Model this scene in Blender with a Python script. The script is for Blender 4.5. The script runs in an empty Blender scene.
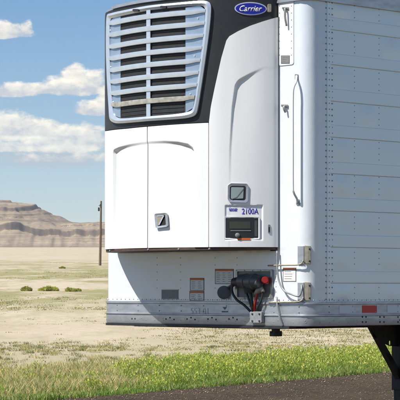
import bpy, bmesh, math, random
import numpy as np
from mathutils import Vector, Matrix
random.seed(5); RNG = np.random.default_rng(7)
C = bpy.context.scene.collection
R = math.radians

# ------------------------------------------------------------------ camera
CAM_H = 1.44; F = 2033.0; HY = 288.0          # eye height, focal length in photo pixels, eye-level row
scene = bpy.context.scene
cam_d = bpy.data.cameras.new('camera'); cam = bpy.data.objects.new('camera', cam_d); C.objects.link(cam)
cam.location = (0, 0, CAM_H); cam.rotation_euler = (R(90), 0, 0)
cam_d.sensor_width = 36; cam_d.lens = F/400*36; cam_d.shift_y = (HY-200)/400
cam_d.clip_start = 0.1; cam_d.clip_end = 20000
scene.camera = cam
# ------------------------------------------------------------------ light
SUN_EL = 52.0; SUN_DIR = Vector((-0.729-0.6845*.26, -0.6845+.729*.26, 0)).normalized()   # a little to the far side of the front wall's normal
sun_d = bpy.data.lights.new('sun', 'SUN'); sun_d.energy = 4.6; sun_d.angle = R(0.5); sun_d.color = (1, .955, .88)
sun = bpy.data.objects.new('sun', sun_d); C.objects.link(sun)
to_sun = Vector((SUN_DIR.x*math.cos(R(SUN_EL)), SUN_DIR.y*math.cos(R(SUN_EL)), math.sin(R(SUN_EL))))
sun.rotation_euler = to_sun.to_track_quat('Z', 'Y').to_euler(); sun.location = (-20, 0, 30)
scene.view_settings.view_transform = 'Standard'; scene.view_settings.look = 'None'
scene.view_settings.gamma = 1; scene.view_settings.use_curve_mapping = False
scene.view_settings.exposure = 0.64

# ------------------------------------------------------------------ world
world = bpy.data.worlds.new('World'); scene.world = world; world.use_nodes = True
class NT:
    def __init__(s, tree): s.t = tree; tree.nodes.clear()
    def n(s, typ, **kw):
        nd = s.t.nodes.new(typ)
        for k, v in kw.items(): setattr(nd, k, v)
        return nd
    def put(s, inp, v):
        if hasattr(v, 'is_output') : s.t.links.new(v, inp)
        else: inp.default_value = v
    def m(s, op, a, b=0.0, c=0.0, clamp=False):
        nd = s.n('ShaderNodeMath', operation=op); nd.use_clamp = clamp
        s.put(nd.inputs[0], a); s.put(nd.inputs[1], b)
        if op in ('MULTIPLY_ADD', 'SMOOTH_MIN', 'SMOOTH_MAX'): s.put(nd.inputs[2], c)
        return nd.outputs[0]
    def mix(s, f, a, b, typ='MIX'):
        nd = s.n('ShaderNodeMix', data_type='RGBA', blend_type=typ)
        s.put(nd.inputs[0], f); s.put(nd.inputs[6], a); s.put(nd.inputs[7], b); return nd.outputs[2]
    def noise(s, vec, scale, detail=4, rough=.55, dist=0):
        nd = s.n('ShaderNodeTexNoise'); s.put(nd.inputs['Vector'], vec); nd.inputs['Scale'].default_value = scale
        nd.inputs['Detail'].default_value = detail; nd.inputs['Roughness'].default_value = rough
        nd.inputs['Distortion'].default_value = dist; return nd.outputs['Fac']
    def ramp(s, f, stops, interp='LINEAR'):
        nd = s.n('ShaderNodeValToRGB'); s.put(nd.inputs[0], f); cr = nd.color_ramp; cr.interpolation = interp
        while len(cr.elements) < len(stops): cr.elements.new(.5)
        for e, (p, c) in zip(cr.elements, stops):
            e.position = p; e.color = (c, c, c, 1) if not hasattr(c, '__len__') else (*c, 1)
        return nd.outputs[0]
    def comb(s, x, y, z):
        nd = s.n('ShaderNodeCombineXYZ'); s.put(nd.inputs[0], x); s.put(nd.inputs[1], y); s.put(nd.inputs[2], z); return nd.outputs[0]
    def mapv(s, vec, scale):
        nd = s.n('ShaderNodeMapping'); s.put(nd.inputs[0], vec); nd.inputs['Scale'].default_value = scale; return nd.outputs[0]

w = NT(world.node_tree)
sky = w.n('ShaderNodeTexSky', sky_type='NISHITA'); sky.sun_disc = False
sky.sun_elevation = R(SUN_EL); sky.sun_rotation = math.atan2(SUN_DIR.x, SUN_DIR.y); sky.air_density = 1.0; sky.dust_density = .25; sky.ozone_density = 1.2; sky.altitude = 1400
tc = w.n('ShaderNodeTexCoord'); sep = w.n('ShaderNodeSeparateXYZ'); w.put(sep.inputs[0], tc.outputs['Generated'])
dx, dy, dz = sep.outputs
az = w.m('MULTIPLY', w.m('ARCTAN2', dx, dy), 57.2958)
el = w.m('MULTIPLY', w.m('ARCSINE', dz), 57.2958)
q = w.comb(az, el, 0.0)
qs = w.comb(az, w.m('MULTIPLY', el, 1.5), 0.0)
n_big = w.noise(qs, .95, 6, .6, .3)
n_mid = w.noise(qs, 2.6, 5, .6, .2)
pert = w.m('ADD', w.m('MULTIPLY', w.m('SUBTRACT', n_big, .5), 1.7), w.m('MULTIPLY', w.m('SUBTRACT', n_mid, .5), 1.1))
PD = 57.2958/F
# cumulus clouds where they stand over the plain: azimuth, base elevation, half width, height (degrees), weight
clouds = [(-2, 37.5, 40, 15, 1), (27, 34, 9, 15, .8),
          (72, 92, 33, 20, 1), (74, 80, 16, 18, 1), (92, 90, 22, 22, .9), (8, 95, 38, 14, 1), (42, 93, 18, 10, .8), (60, 92, 26, 12, .9),
          (96, 113, 26, 14, .8), (108, 104, 14, 16, 1),
          (8, 136, 46, 26, 1), (62, 148, 46, 26, 1.1), (82, 146, 30, 26, 1), (45, 134, 22, 16, .8), (30, 150, 60, 12, .7), (60, 160, 70, 12, .45)]
vmax = None; lit = None
for (cx, cy, hw, hh, wt) in clouds:
    a0 = (cx-200)*PD; e0 = (HY-cy)*PD
    ux = w.m('DIVIDE', w.m('SUBTRACT', az, a0), hw*PD)
    uy = w.m('SUBTRACT', el, e0)
    up = w.m('DIVIDE', w.m('MAXIMUM', uy, 0.0), hh*PD); dn = w.m('DIVIDE', w.m('MINIMUM', uy, 0.0), hh*PD*.3)
    rr = w.m('ADD', w.m('MULTIPLY', ux, ux), w.m('ADD', w.m('MULTIPLY', up, up), w.m('MULTIPLY', dn, dn)))
    v = w.m('MULTIPLY', w.m('SUBTRACT', 1.0, rr), wt)
    vmax = v if vmax is None else w.m('MAXIMUM', vmax, v)
    l = w.m('ADD', w.m('MULTIPLY', up, 1.0), w.m('MULTIPLY', rr, -.25))
    l = w.m('MULTIPLY', l, w.m('MULTIPLY', w.m('ADD', v, .45), 2.2, clamp=True))
    lit = l if lit is None else w.m('MAXIMUM', lit, l)
# scattered clouds round the rest of the sky (seen in reflections and from other positions)
front = w.m('LESS_THAN', w.m('ABSOLUTE', w.m('ADD', az, 2.0)), 9.0)
gen = w.noise(w.comb(az, w.m('MULTIPLY', el, 2.6), 0.0), .055, 6, .6, .2)
genv = w.m('SUBTRACT', w.m('MULTIPLY', w.m('SUBTRACT', gen, .55), 9.0), w.m('ADD', w.m('MULTIPLY', front, 6.0), w.m('MULTIPLY', w.m('MAXIMUM', w.m('SUBTRACT', el, 12.0), 0.0), .07)))
vmaxp = w.m('ADD', vmax, w.m('MULTIPLY', pert, 1.0))
vall = w.m('MAXIMUM', vmaxp, genv)
mask = w.ramp(vall, [(.0, 0), (.62, 1)], 'EASE')
shade = w.m('ADD', w.m('ADD', w.m('MULTIPLY', lit, .85), w.m('MULTIPLY', w.m('SUBTRACT', n_mid, .46), 1.7)), w.m('MULTIPLY', w.m('SUBTRACT', n_big, .5), .8), clamp=True)
ccol = w.ramp(shade, [(0, (5.0, 5.2, 5.5)), (.4, (7.3, 7.05, 6.4)), (1, (10.5, 9.8, 8.0))])
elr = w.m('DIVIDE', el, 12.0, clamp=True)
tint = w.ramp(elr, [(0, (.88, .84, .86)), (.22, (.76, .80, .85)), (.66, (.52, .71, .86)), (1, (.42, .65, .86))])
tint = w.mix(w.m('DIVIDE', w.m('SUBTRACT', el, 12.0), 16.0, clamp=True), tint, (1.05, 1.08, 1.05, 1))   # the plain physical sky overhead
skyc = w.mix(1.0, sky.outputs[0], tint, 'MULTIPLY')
thin = w.m('MULTIPLY', mask, w.ramp(elr, [(.2, .55), (.42, .95)]))
vx = w.m('DIVIDE', w.m('SUBTRACT', az, (50-200)*PD), 75*PD); vy = w.m('DIVIDE', w.m('SUBTRACT', el, (HY-158)*PD), 13*PD)
veil = w.m('SUBTRACT', w.m('ADD', 1.0, w.m('MULTIPLY', w.m('SUBTRACT', n_big, .5), 1.2)), w.m('ADD', w.m('MULTIPLY', vx, vx), w.m('MULTIPLY', vy, vy)), clamp=True)
skyc = w.mix(w.m('MULTIPLY', veil, .6), skyc, (4.0, 4.15, 4.3, 1))
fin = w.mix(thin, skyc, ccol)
bg = w.n('ShaderNodeBackground'); bg.inputs[1].default_value = .08
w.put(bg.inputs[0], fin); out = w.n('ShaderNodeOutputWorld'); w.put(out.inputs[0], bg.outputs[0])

# ------------------------------------------------------------------ materials
def mat(name, col, rough=.5, metal=0.0, var=.0, vscale=6, bump=0, bscale=30, spec=.5, coat=0, col2=None, vstretch=(1, 1, 1), ior=1.5, rvar=0):
    m = bpy.data.materials.new(name); m.use_nodes = True; t = NT(m.node_tree)
    b = t.n('ShaderNodeBsdfPrincipled'); o = t.n('ShaderNodeOutputMaterial'); t.put(o.inputs[0], b.outputs[0])
    co = t.n('ShaderNodeTexCoord').outputs['Object']
    b.inputs['Metallic'].default_value = metal; b.inputs['Roughness'].default_value = rough
    b.inputs['Specular IOR Level'].default_value = spec; b.inputs['Coat Weight'].default_value = coat; b.inputs['IOR'].default_value = ior
    b.inputs['Coat Roughness'].default_value = .06
    if var or col2:
        nz = t.noise(t.mapv(co, vstretch), vscale, 5, .6)
        c2 = col2 or tuple(c*(1-var) for c in col)
        t.put(b.inputs['Base Color'], t.mix(t.ramp(nz, [(.35, 0), (.7, 1)]), (*col, 1), (*c2, 1)))
        if rvar: t.put(b.inputs['Roughness'], t.m('ADD', rough, t.m('MULTIPLY', nz, rvar)))
    else: b.inputs['Base Color'].default_value = (*col, 1)
    if bump:
        bp = t.n('ShaderNodeBump'); bp.inputs['Strength'].default_value = 1; bp.inputs['Distance'].default_value = bump
        t.put(bp.inputs['Height'], t.noise(co, bscale, 3, .5)); t.put(b.inputs['Normal'], bp.outputs[0])
    return m
M = {}
M['white'] = mat('white_paint', (.78, .78, .77), .28, var=.05, vscale=2.5, bump=.0006, bscale=5, coat=.3)
M['unit_white'] = mat('unit_white', (.79, .79, .785), .35, var=.04, vscale=3, coat=.2)
M['skin'] = mat('front_skin', (.68, .715, .755), .16, metal=.08, var=.04, vscale=2, bump=.006, bscale=3.4, coat=.35)
M['side'] = mat('side_skin', (.76, .83, .84), .2, metal=.05, var=.02, vscale=1.5, bump=.002, bscale=5, coat=.5, vstretch=(1, 1, .5), ior=1.65)
M['rail'] = mat('rail_aluminium', (.50, .52, .56), .34, metal=.7, var=.25, vscale=8, bump=.0008, bscale=40, vstretch=(1, 1, 4), rvar=.15)
M['rivet'] = mat('rivet_metal', (.33, .35, .38), .4, metal=.7)
M['black'] = mat('black_plastic', (.022, .024, .026), .45, var=.3, vscale=8, spec=.4)
M['seam'] = mat('flat_black', (.015, .014, .013), .8)
M['seamgap'] = mat('door_seam', (.22, .18, .155), .8, var=.3, vscale=20)
M['brown'] = mat('weathered_trim', (.085, .05, .038), .6, var=.4, vscale=20)
M['slat'] = mat('slat_metal', (.60, .65, .72), .28, metal=.5, var=.12, vscale=12)
M['tan'] = mat('dusty_slat', (.52, .50, .44), .4, metal=.35, var=.45, vscale=22)
M['fin'] = mat('condenser_plate', (.36, .45, .56), .3, metal=.5, var=.15, vscale=12)
M['coil'] = mat('condenser_coil', (.018, .018, .02), .7, var=.5, vscale=30)
M['steel'] = mat('dull_steel', (.38, .38, .37), .4, metal=.8, var=.3, vscale=25)
M['darksteel'] = mat('dark_steel', (.05, .05, .055), .5, metal=.5, var=.4, vscale=25)
M['undercarriage'] = mat('undercarriage_black', (.012, .012, .013), .6, var=.4, vscale=12)
M['logo_blue'] = mat('badge_blue', (.008, .012, .30), .25)
M['logo_silver'] = mat('badge_silver', (.55, .56, .68), .3, metal=.3)
M['ink_blue'] = mat('blue_ink', (.03, .02, .36), .4)
M['sticker'] = mat('sticker_white', (.72, .72, .70), .5, var=.1, vscale=60)
M['ink'] = mat('sticker_ink', (.12, .12, .13), .6)
M['orange'] = mat('sticker_orange', (.62, .13, .02), .5)
M['greylabel'] = mat('grey_plate', (.20, .20, .20), .5, var=.2, vscale=40)
M['red'] = mat('red_plastic', (.30, .012, .010), .3)
M['redtape'] = mat('red_reflective_tape', (.62, .012, .010), .35, var=.15, vscale=120)
M['whitetape'] = mat('white_reflective_tape', (.68, .70, .74), .3, var=.15, vscale=100)
M['hose'] = mat('rubber_hose', (.02, .02, .022), .5)
M['greyplastic'] = mat('connector_plastic', (.085, .09, .10), .35, var=.3, vscale=30)
M['lens'] = mat('grey_lens', (.25, .30, .30), .25)
M['screen'] = mat('display_glass', (.03, .035, .03), .12)
M['tan_steel'] = mat('weathered_steel', (.40, .36, .28), .5, metal=.3, var=.35, vscale=30)
M['tyre'] = mat('tyre_rubber', (.02, .02, .02), .8, bump=.004, bscale=40)
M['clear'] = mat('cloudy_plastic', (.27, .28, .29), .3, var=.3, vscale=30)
M['wood'] = mat('weathered_wood', (.19, .13, .085), .85, var=.5, vscale=4, vstretch=(6, 6, .6))
M['bark'] = mat('shrub_stem', (.10, .07, .04), .9)

# ------------------------------------------------------------------ object helpers
ORG = {}
def finish(o, parent=None, mtl=None):
    C.objects.link(o)
    if parent is not None:
        o.parent = parent
    if mtl is not None: o.data.materials.append(mtl)
    return o
def origin(parent):
    while parent is not None and parent.parent is not None: parent = parent.parent
    return parent.location.copy() if parent is not None else Vector((0, 0, 0))
def obj(name, bm, mtl=None, parent=None, smooth=False, bevel=0, label=None, kind=None, autos=None):
    if parent is not None:
        bmesh.ops.translate(bm, vec=-origin(parent), verts=bm.verts)
    bmesh.ops.recalc_face_normals(bm, faces=bm.faces)
    me = bpy.data.meshes.new(name); bm.to_mesh(me); bm.free()
    o = bpy.data.objects.new(name, me); finish(o, parent)
    for mm in (mtl if isinstance(mtl, (list, tuple)) else [mtl]):
        if mm is not None: me.materials.append(mm)
    if smooth:
        me.polygons.foreach_set('use_smooth', [True]*len(me.polygons))
        if autos: me.set_sharp_from_angle(angle=R(autos))
    if bevel:
        b = o.modifiers.new('bevel', 'BEVEL'); b.width = bevel; b.segments = 2; b.limit_method = 'ANGLE'; b.angle_limit = R(45)
    if label: o['label'] = label
    if kind: o['kind'] = kind
    return o
def thing(name, loc, label, cat, group=None):
    o = bpy.data.objects.new(name, None); C.objects.link(o); o.location = loc; o.empty_display_size = .2
    o['label'] = label; o['category'] = cat
    if group: o['group'] = group
    return o

# ------------------------------------------------------------------ trailer frame
al = math.atan2(1910, F)
uL = Vector((-math.sin(al), math.cos(al), 0))        # along the front wall, to the far (left) side
vB = Vector((math.cos(al), math.sin(al), 0))         # along the side wall, to the rear
nF = -vB; nS = -uL
Z0 = 16.1; CN = Vector(((308.3-200)/F*Z0, Z0, 0))      # near front corner on the ground
def W3(u, p, z): return CN + uL*u + nF*p + Vector((0, 0, z))
class Path:
    def __init__(s, pts):
        s.p = np.array([(q.x, q.y) for q in pts]); d = np.diff(s.p, axis=0)
        s.s = np.concatenate([[0], np.cumsum(np.hypot(d[:, 0], d[:, 1]))]); s.L = s.s[-1]
        t = np.gradient(s.p, axis=0); t /= np.hypot(t[:, 0], t[:, 1])[:, None]
        s.n = np.stack([t[:, 1], -t[:, 0]], 1)
        s.px_x = s.p[:, 0]/s.p[:, 1]*F+200
        i0 = int(np.argmin(s.px_x)); s.i0 = i0
    def at(s, a, z, d=0):
        x = np.interp(a, s.s, s.p[:, 0]); y = np.interp(a, s.s, s.p[:, 1])
        nx = np.interp(a, s.s, s.n[:, 0]); ny = np.interp(a, s.s, s.n[:, 1]); l = math.hypot(nx, ny)
        return Vector((x+nx/l*d, y+ny/l*d, z))
    def px(s, x, y, d=0):
        P = s.p+s.n*d; X = P[:, 0]/P[:, 1]*F+200
        i0 = int(np.argmin(X)); 
        X2 = np.maximum.accumulate(X[i0:])+np.arange(len(X)-i0)*1e-9
        a = float(np.interp(x, X2, s.s[i0:])); yy = float(np.interp(a, s.s, P[:, 1]))
        return a, CAM_H+(HY-y)/F*yy
def dense(pts, step=.01):
    out = []
    for a, b in zip(pts[:-1], pts[1:]):
        n = max(1, int((b-a).length/step))
        for i in range(n): out.append(a+(b-a)*(i/n))
    out.append(pts[-1]); return out
# perimeter of the box: rear of far side -> far front corner -> front -> near corner -> near side
TW = 2.505; TL = 15.9; RC = .115
def perim(length=TL):
    pts = []
    pts += [CN+uL*TW+vB*s for s in (length, 3, .5)]
    c = CN+uL*(TW-RC)+vB*RC
    for i in range(13):
        t = i/12*math.pi/2; pts.append(c+uL*RC*math.cos(t)+nF*RC*math.sin(t))
    c = CN+uL*RC+vB*RC
    for i in range(13):
        t = i/12*math.pi/2; pts.append(c+nF*RC*math.cos(t)+nS*RC*math.sin(t))
    pts += [CN+vB*s for s in (.5, 3, length)]
    return pts
TP = Path(dense(perim(), .01))
A_F0 = float(TP.s[np.argmin(np.hypot(*(TP.p-np.array([(CN+uL*(TW-RC)).x, (CN+uL*(TW-RC)).y])).T))])
A_F1 = float(TP.s[np.argmin(np.hypot(*(TP.p-np.array([(CN+uL*RC).x, (CN+uL*RC).y])).T))])
A_S = float(TP.s[np.argmin(np.hypot(*(TP.p-np.array([(CN+vB*RC).x, (CN+vB*RC).y])).T))])
A_FAR = A_F0-RC*math.pi/2
# plan outline of the cooling unit, a convex bow
def catmull(P, n=24):
    out = []
    Q = [P[0]*2-P[1]]+P+[P[-1]*2-P[-2]]
    for i in range(1, len(Q)-2):
        p0, p1, p2, p3 = Q[i-1:i+3]
        for k in range(n):
            t = k/n; out.append(.5*((2*p1)+(p2-p0)*t+(2*p0-5*p1+4*p2-p3)*t*t+(3*p1-p0-3*p2+p3)*t**3))
    out.append(P[-1]); return out
half = [(.335, .0), (.343, .06), (.43, .195), (.55, .325), (.70, .435), (.96, .53), (1.3225, .575)]
prof = half[::-1]; prof = [(2.645-u, p) for (u, p) in half][:-1]+half[::-1]
UPth = Path([Vector((q.x, q.y, 0)) for q in catmull([W3(u, p, 0) for u, p in prof])])

def boxed(bm, P, a0, a1, z0, z1, d0, d1, na=None, bottom_shift=0):
    """closed slab following a path"""
    na = na or max(1, int((a1-a0)/.03))
    ring = []
    for i in range(na+1):
        a = a0+(a1-a0)*i/na
        ring.append([bm.verts.new(P.at(a, z, d)) for (z, d) in ((z0, d0), (z0, d1), (z1, d1), (z1, d0))])
    for i in range(na):
        for j in range(4):
            k = (j+1) % 4
            bm.faces.new((ring[i][j], ring[i+1][j], ring[i+1][k], ring[i][k]))
    bm.faces.new(ring[0]); bm.faces.new(ring[-1][::-1])
def slab(bm, P, a0, a1, zlo, zhi, d0, d1, na, nz, dfn=None):
    """closed panel with curved top and bottom edges and a sculpted face"""
    def grid(dd, fn):
        G = []
        for i in range(na+1):
            a = a0+(a1-a0)*i/na; lo = zlo(a); hi = max(zhi(a), lo+.001); col = []
            for j in range(nz+1):
                z = lo+(hi-lo)*j/nz
                col.append(bm.verts.new(P.at(a, z, dd+(fn(a, z) if fn else 0))))
            G.append(col)
        return G
    A = grid(d1, dfn); B = grid(d0, None)
    for i in range(na):
        for j in range(nz):
            bm.faces.new((A[i][j], A[i+1][j], A[i+1][j+1], A[i][j+1]))
            bm.faces.new((B[i][j+1], B[i+1][j+1], B[i+1][j], B[i][j]))
        bm.faces.new((A[i][0], B[i][0], B[i+1][0], A[i+1][0])); bm.faces.new((A[i][nz], A[i+1][nz], B[i+1][nz], B[i][nz]))
    for j in range(nz):
        bm.faces.new((A[0][j], A[0][j+1], B[0][j+1], B[0][j])); bm.faces.new((A[na][j], B[na][j], B[na][j+1], A[na][j+1]))
def prism(bm, P, pts, d0, d1, cut=.035):
    """extruded outline that follows the path; wide outlines are cut into strips first"""
    t = bmesh.new(); t.faces.new([t.verts.new((a, z, 0)) for a, z in pts])
    lo = min(p[0] for p in pts); hi = max(p[0] for p in pts); k = int((hi-lo)/cut)
    for i in range(1, k+1):
        bmesh.ops.bisect_plane(t, geom=t.verts[:]+t.edges[:]+t.faces[:], plane_co=(lo+(hi-lo)*i/(k+1), 0, 0), plane_no=(1, 0, 0))
    t.verts.ensure_lookup_table(); t.verts.index_update()
    f = [bm.verts.new(P.at(v.co.x, v.co.y, d1)) for v in t.verts]; b = [bm.verts.new(P.at(v.co.x, v.co.y, d0)) for v in t.verts]
    for fc in t.faces:
        bm.faces.new([f[v.index] for v in fc.verts]); bm.faces.new([b[v.index] for v in reversed(fc.verts)])
    for e in t.edges:
        if len(e.link_faces) == 1:
            i, j = e.verts[0].index, e.verts[1].index; bm.faces.new((f[i], f[j], b[j], b[i]))
    t.free()
def rounded(pts, r, n=5):
    """round the corners of a polygon given in any 2-D units"""
    out = []; m = len(pts)
    for i in range(m):
        p = Vector(pts[i]); a = Vector(pts[i-1])-p; b = Vector(pts[(i+1) % m])-p
        rr = r[i] if hasattr(r, '__len__') else r
        ra = min(rr, a.length*.48); rb = min(rr, b.length*.48)
        p0 = p+a.normalized()*ra; p2 = p+b.normalized()*rb
        for k in range(n+1):
            t = k/n; out.append(tuple(p0*(1-t)**2+p*2*t*(1-t)+p2*t*t))
    return out
def subdiv(pts, step):
    out = []
    for i in range(len(pts)):
        a = Vector(pts[i]); b = Vector(pts[(i+1) % len(pts)]); n = max(1, int((b-a).length/step))
        for k in range(n): out.append(tuple(a+(b-a)*k/n))
    return out
def ring(bm, P, outer, inner, d0, d1, d1in=None):
    n = len(outer); d1in = d1 if d1in is None else d1in
    fo = [bm.verts.new(P.at(a, z, d1)) for a, z in outer]; fi = [bm.verts.new(P.at(a, z, d1in)) for a, z in inner]
    bo = [bm.verts.new(P.at(a, z, d0)) for a, z in outer]; bi = [bm.verts.new(P.at(a, z, d0)) for a, z in inner]
    for i in range(n):
        j = (i+1) % n
        bm.faces.new((fo[i], fo[j], fi[j], fi[i])); bm.faces.new((fo[j], fo[i], bo[i], bo[j]))
        bm.faces.new((fi[i], fi[j], bi[j], bi[i])); bm.faces.new((bo[i], bi[i], bi[j], bo[j]))
def pxs(P, pts, d=0): return [P.px(x, y, d) for x, y in pts]
def pxprism(bm, P, pts, d0, d1, r=0, n=4):
    q = pts if not r else rounded(pts, r, n)
    prism(bm, P, pxs(P, q, d1), d0, d1)
def rect(x0, y0, x1, y1): return [(x0, y0), (x1, y0), (x1, y1), (x0, y1)]
def insetp(pts, k):
    c = Vector((sum(p[0] for p in pts)/len(pts), sum(p[1] for p in pts)/len(pts))); out = []
    for p in pts:
        v = Vector(p)-c; out.append(tuple(c+v*(1-k/max(v.length, 1e-6))))
    return out
def tube(bm, pts, r, n=10, caps=True):
    pts = [Vector(p) for p in pts]; rings = []
    rs = r if hasattr(r, '__len__') else [r]*len(pts)
    up = Vector((0, 0, 1)); prev = None
    for i, p in enumerate(pts):
        t = (pts[min(i+1, len(pts)-1)]-pts[max(i-1, 0)]).normalized()
        if prev is None:
            a = t.cross(up);  a = t.cross(Vector((1, 0, 0))) if a.length < .1 else a
        else: a = prev-t*prev.dot(t)
        a.normalize(); prev = a; b = t.cross(a)
        rings.append([bm.verts.new(p+(a*math.cos(2*math.pi*k/n)+b*math.sin(2*math.pi*k/n))*rs[i]) for k in range(n)])
    for i in range(len(pts)-1):
        for k in range(n): bm.faces.new((rings[i][k], rings[i][(k+1) % n], rings[i+1][(k+1) % n], rings[i+1][k]))
    if caps: bm.faces.new(rings[0][::-1]); bm.faces.new(rings[-1])
def smoothpts(pts, n=6): return catmull([Vector(p) for p in pts], n)
def hexa(bm, o, ax, ay, az_):
    v = []
    for k in (0, 1):
        for (i, j) in ((0, 0), (1, 0), (1, 1), (0, 1)): v.append(bm.verts.new(o+ax*i+ay*j+az_*k))
    for f in ((0, 1, 2, 3), (7, 6, 5, 4), (0, 4, 5, 1), (1, 5, 6, 2), (2, 6, 7, 3), (3, 7, 4, 0)): bm.faces.new([v[i] for i in f])
def rivets(name, P, spots, r, d, mtl, parent, flat=.5):
    if 1 < len(spots) <= 20:
        return [rivets(name, P, [q], r, d, mtl, parent, flat) for q in spots]
    vs, fs = [], []; N = 6
    for (a, z) in spots:
        c = P.at(a, z, d); nrm = (P.at(a, z, d+1)-c); t = Vector((-nrm.y, nrm.x, 0)); b = len(vs)
        for rr, dd in ((1, -.3), (1, 0.15), (.6, flat)):
            for k in range(N):
                an = 2*math.pi*k/N; vs.append(c+t*math.cos(an)*r*rr+Vector((0, 0, math.sin(an)*r*rr))+nrm*(r*dd))
        vs.append(c+nrm*r*(flat+.08))
        for L in (0, 1):
            for k in range(N): fs.append((b+L*N+k, b+L*N+(k+1) % N, b+(L+1)*N+(k+1) % N, b+(L+1)*N+k))
        for k in range(N): fs.append((b+2*N+k, b+2*N+(k+1) % N, b+3*N))
    o0 = origin(parent); vs = [v-o0 for v in vs]
    me = bpy.data.meshes.new(name); me.from_pydata(vs, [], fs); me.update(); me.materials.append(mtl)
    o = bpy.data.objects.new(name, me); C.objects.link(o); o.parent = parent
    if len(spots) > 1: o['kind'] = 'stuff'
    return o
def text_obj(name, body, P, x0, yb, x1, yt, d, mtl, parent, shear=0, bold=0, label=None, ext=.0015):
    cu = bpy.data.curves.new(name, 'FONT'); cu.body = body; cu.shear = shear; cu.offset = bold; cu.resolution_u = 3
    to = bpy.data.objects.new(name, cu); C.objects.link(to)
    dg = bpy.context.evaluated_depsgraph_get(); dg.update()
    me = bpy.data.meshes.new_from_object(to.evaluated_get(dg))
    C.objects.unlink(to); bpy.data.objects.remove(to)
    co = np.array([v.co[:] for v in me.vertices]); mn = co.min(0); mx = co.max(0)
    bm = bmesh.new(); bm.from_mesh(me); bm.verts.ensure_lookup_table()
    a0, z0 = P.px(x0, yb, d); a1, z1 = P.px(x1, yt, d)
    _, zl = P.px(x0, yt, d); 
    for v in bm.verts:
        fx = (v.co.x-mn[0])/(mx[0]-mn[0]); fy = (v.co.y-mn[1])/(mx[1]-mn[1])
        v.co = P.at(a0+(a1-a0)*fx, z0+(zl-z0)*fy, d)
    r = bmesh.ops.extrude_face_region(bm, geom=bm.faces[:])
    vv = [g for g in r['geom'] if isinstance(g, bmesh.types.BMVert)]
    nrm = P.at((a0+a1)/2, 0, 1)-P.at((a0+a1)/2, 0, 0)
    bmesh.ops.translate(bm, vec=nrm*ext, verts=vv)
    return obj(name, bm, mtl, parent, label=label)

# ================================================================== SETTING
def gh(x, y): return 0.021*max(0.0, y-50)
def ground_material():
    m = bpy.data.materials.new('desert_ground'); m.use_nodes = True; t = NT(m.node_tree)
    b = t.n('ShaderNodeBsdfPrincipled'); o = t.n('ShaderNodeOutputMaterial'); t.put(o.inputs[0], b.outputs[0])
    b.inputs['Roughness'].default_value = .95; b.inputs['Specular IOR Level'].default_value = .1
    co = t.n('ShaderNodeTexCoord').outputs['Object']
    n1 = t.noise(t.mapv(co, (1, .28, 1)), .22, 6, .65); n2 = t.noise(co, 3.0, 5, .7); n3 = t.noise(t.mapv(co, (1, .3, 1)), .12, 5, .6)
    n4 = t.noise(t.mapv(co, (1, .22, 1)), .6, 5, .7)
    sand = t.mix(t.ramp(n1, [(.35, 0), (.7, 1)]), (.50, .43, .325, 1), (.40, .335, .24, 1))
    sand = t.mix(t.m('MULTIPLY', t.ramp(n2, [(.5, 0), (.8, 1)]), .5), sand, (.24, .185, .115, 1))
    sp = t.n('ShaderNodeSeparateXYZ'); t.put(sp.inputs[0], co)
    band = t.ramp(t.m('DIVIDE', sp.outputs[1], 400.0), [(.12, .35), (.2, .55), (.24, 1), (.5, 1), (.75, .75), (.92, .12)])
    gm = t.m('MULTIPLY', band, t.ramp(t.m('ADD', t.m('MULTIPLY', n3, .6), t.m('MULTIPLY', n4, .4)), [(.44, 0), (.53, .8)]))
    col = t.mix(gm, sand, (.225, .215, .085, 1))
    strip = t.ramp(t.m('DIVIDE', sp.outputs[1], 400.0), [(.09, 1), (.13, 0)])
    col = t.mix(t.m('MULTIPLY', strip, .5), col, (.24, .22, .10, 1))
    t.put(b.inputs['Base Color'], col)
    bp = t.n('ShaderNodeBump'); bp.inputs['Distance'].default_value = .03; t.put(bp.inputs['Height'], t.m('ADD', n2, n4)); t.put(b.inputs['Normal'], bp.outputs[0])
    return m
bm = bmesh.new()
xs = [-9000, -4000, -1500, -500, -150, -60, -20, 0, 20, 60, 150, 500, 1500, 4000, 9000]
ys = [-300, -60, 0, 25, 50, 80, 120, 200, 400, 800, 1500, 2600, 5000]
def gh2(x, y): return gh(x, y) if y <= 2600 else gh(x, 2600)
G = [[bm.verts.new((x, y, gh2(x, y))) for x in xs] for y in ys]
for j in range(len(ys)-1):
    for i in range(len(xs)-1): bm.faces.new((G[j][i], G[j][i+1], G[j+1][i+1], G[j+1][i]))
obj('ground', bm, ground_material(), kind='structure')

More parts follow.
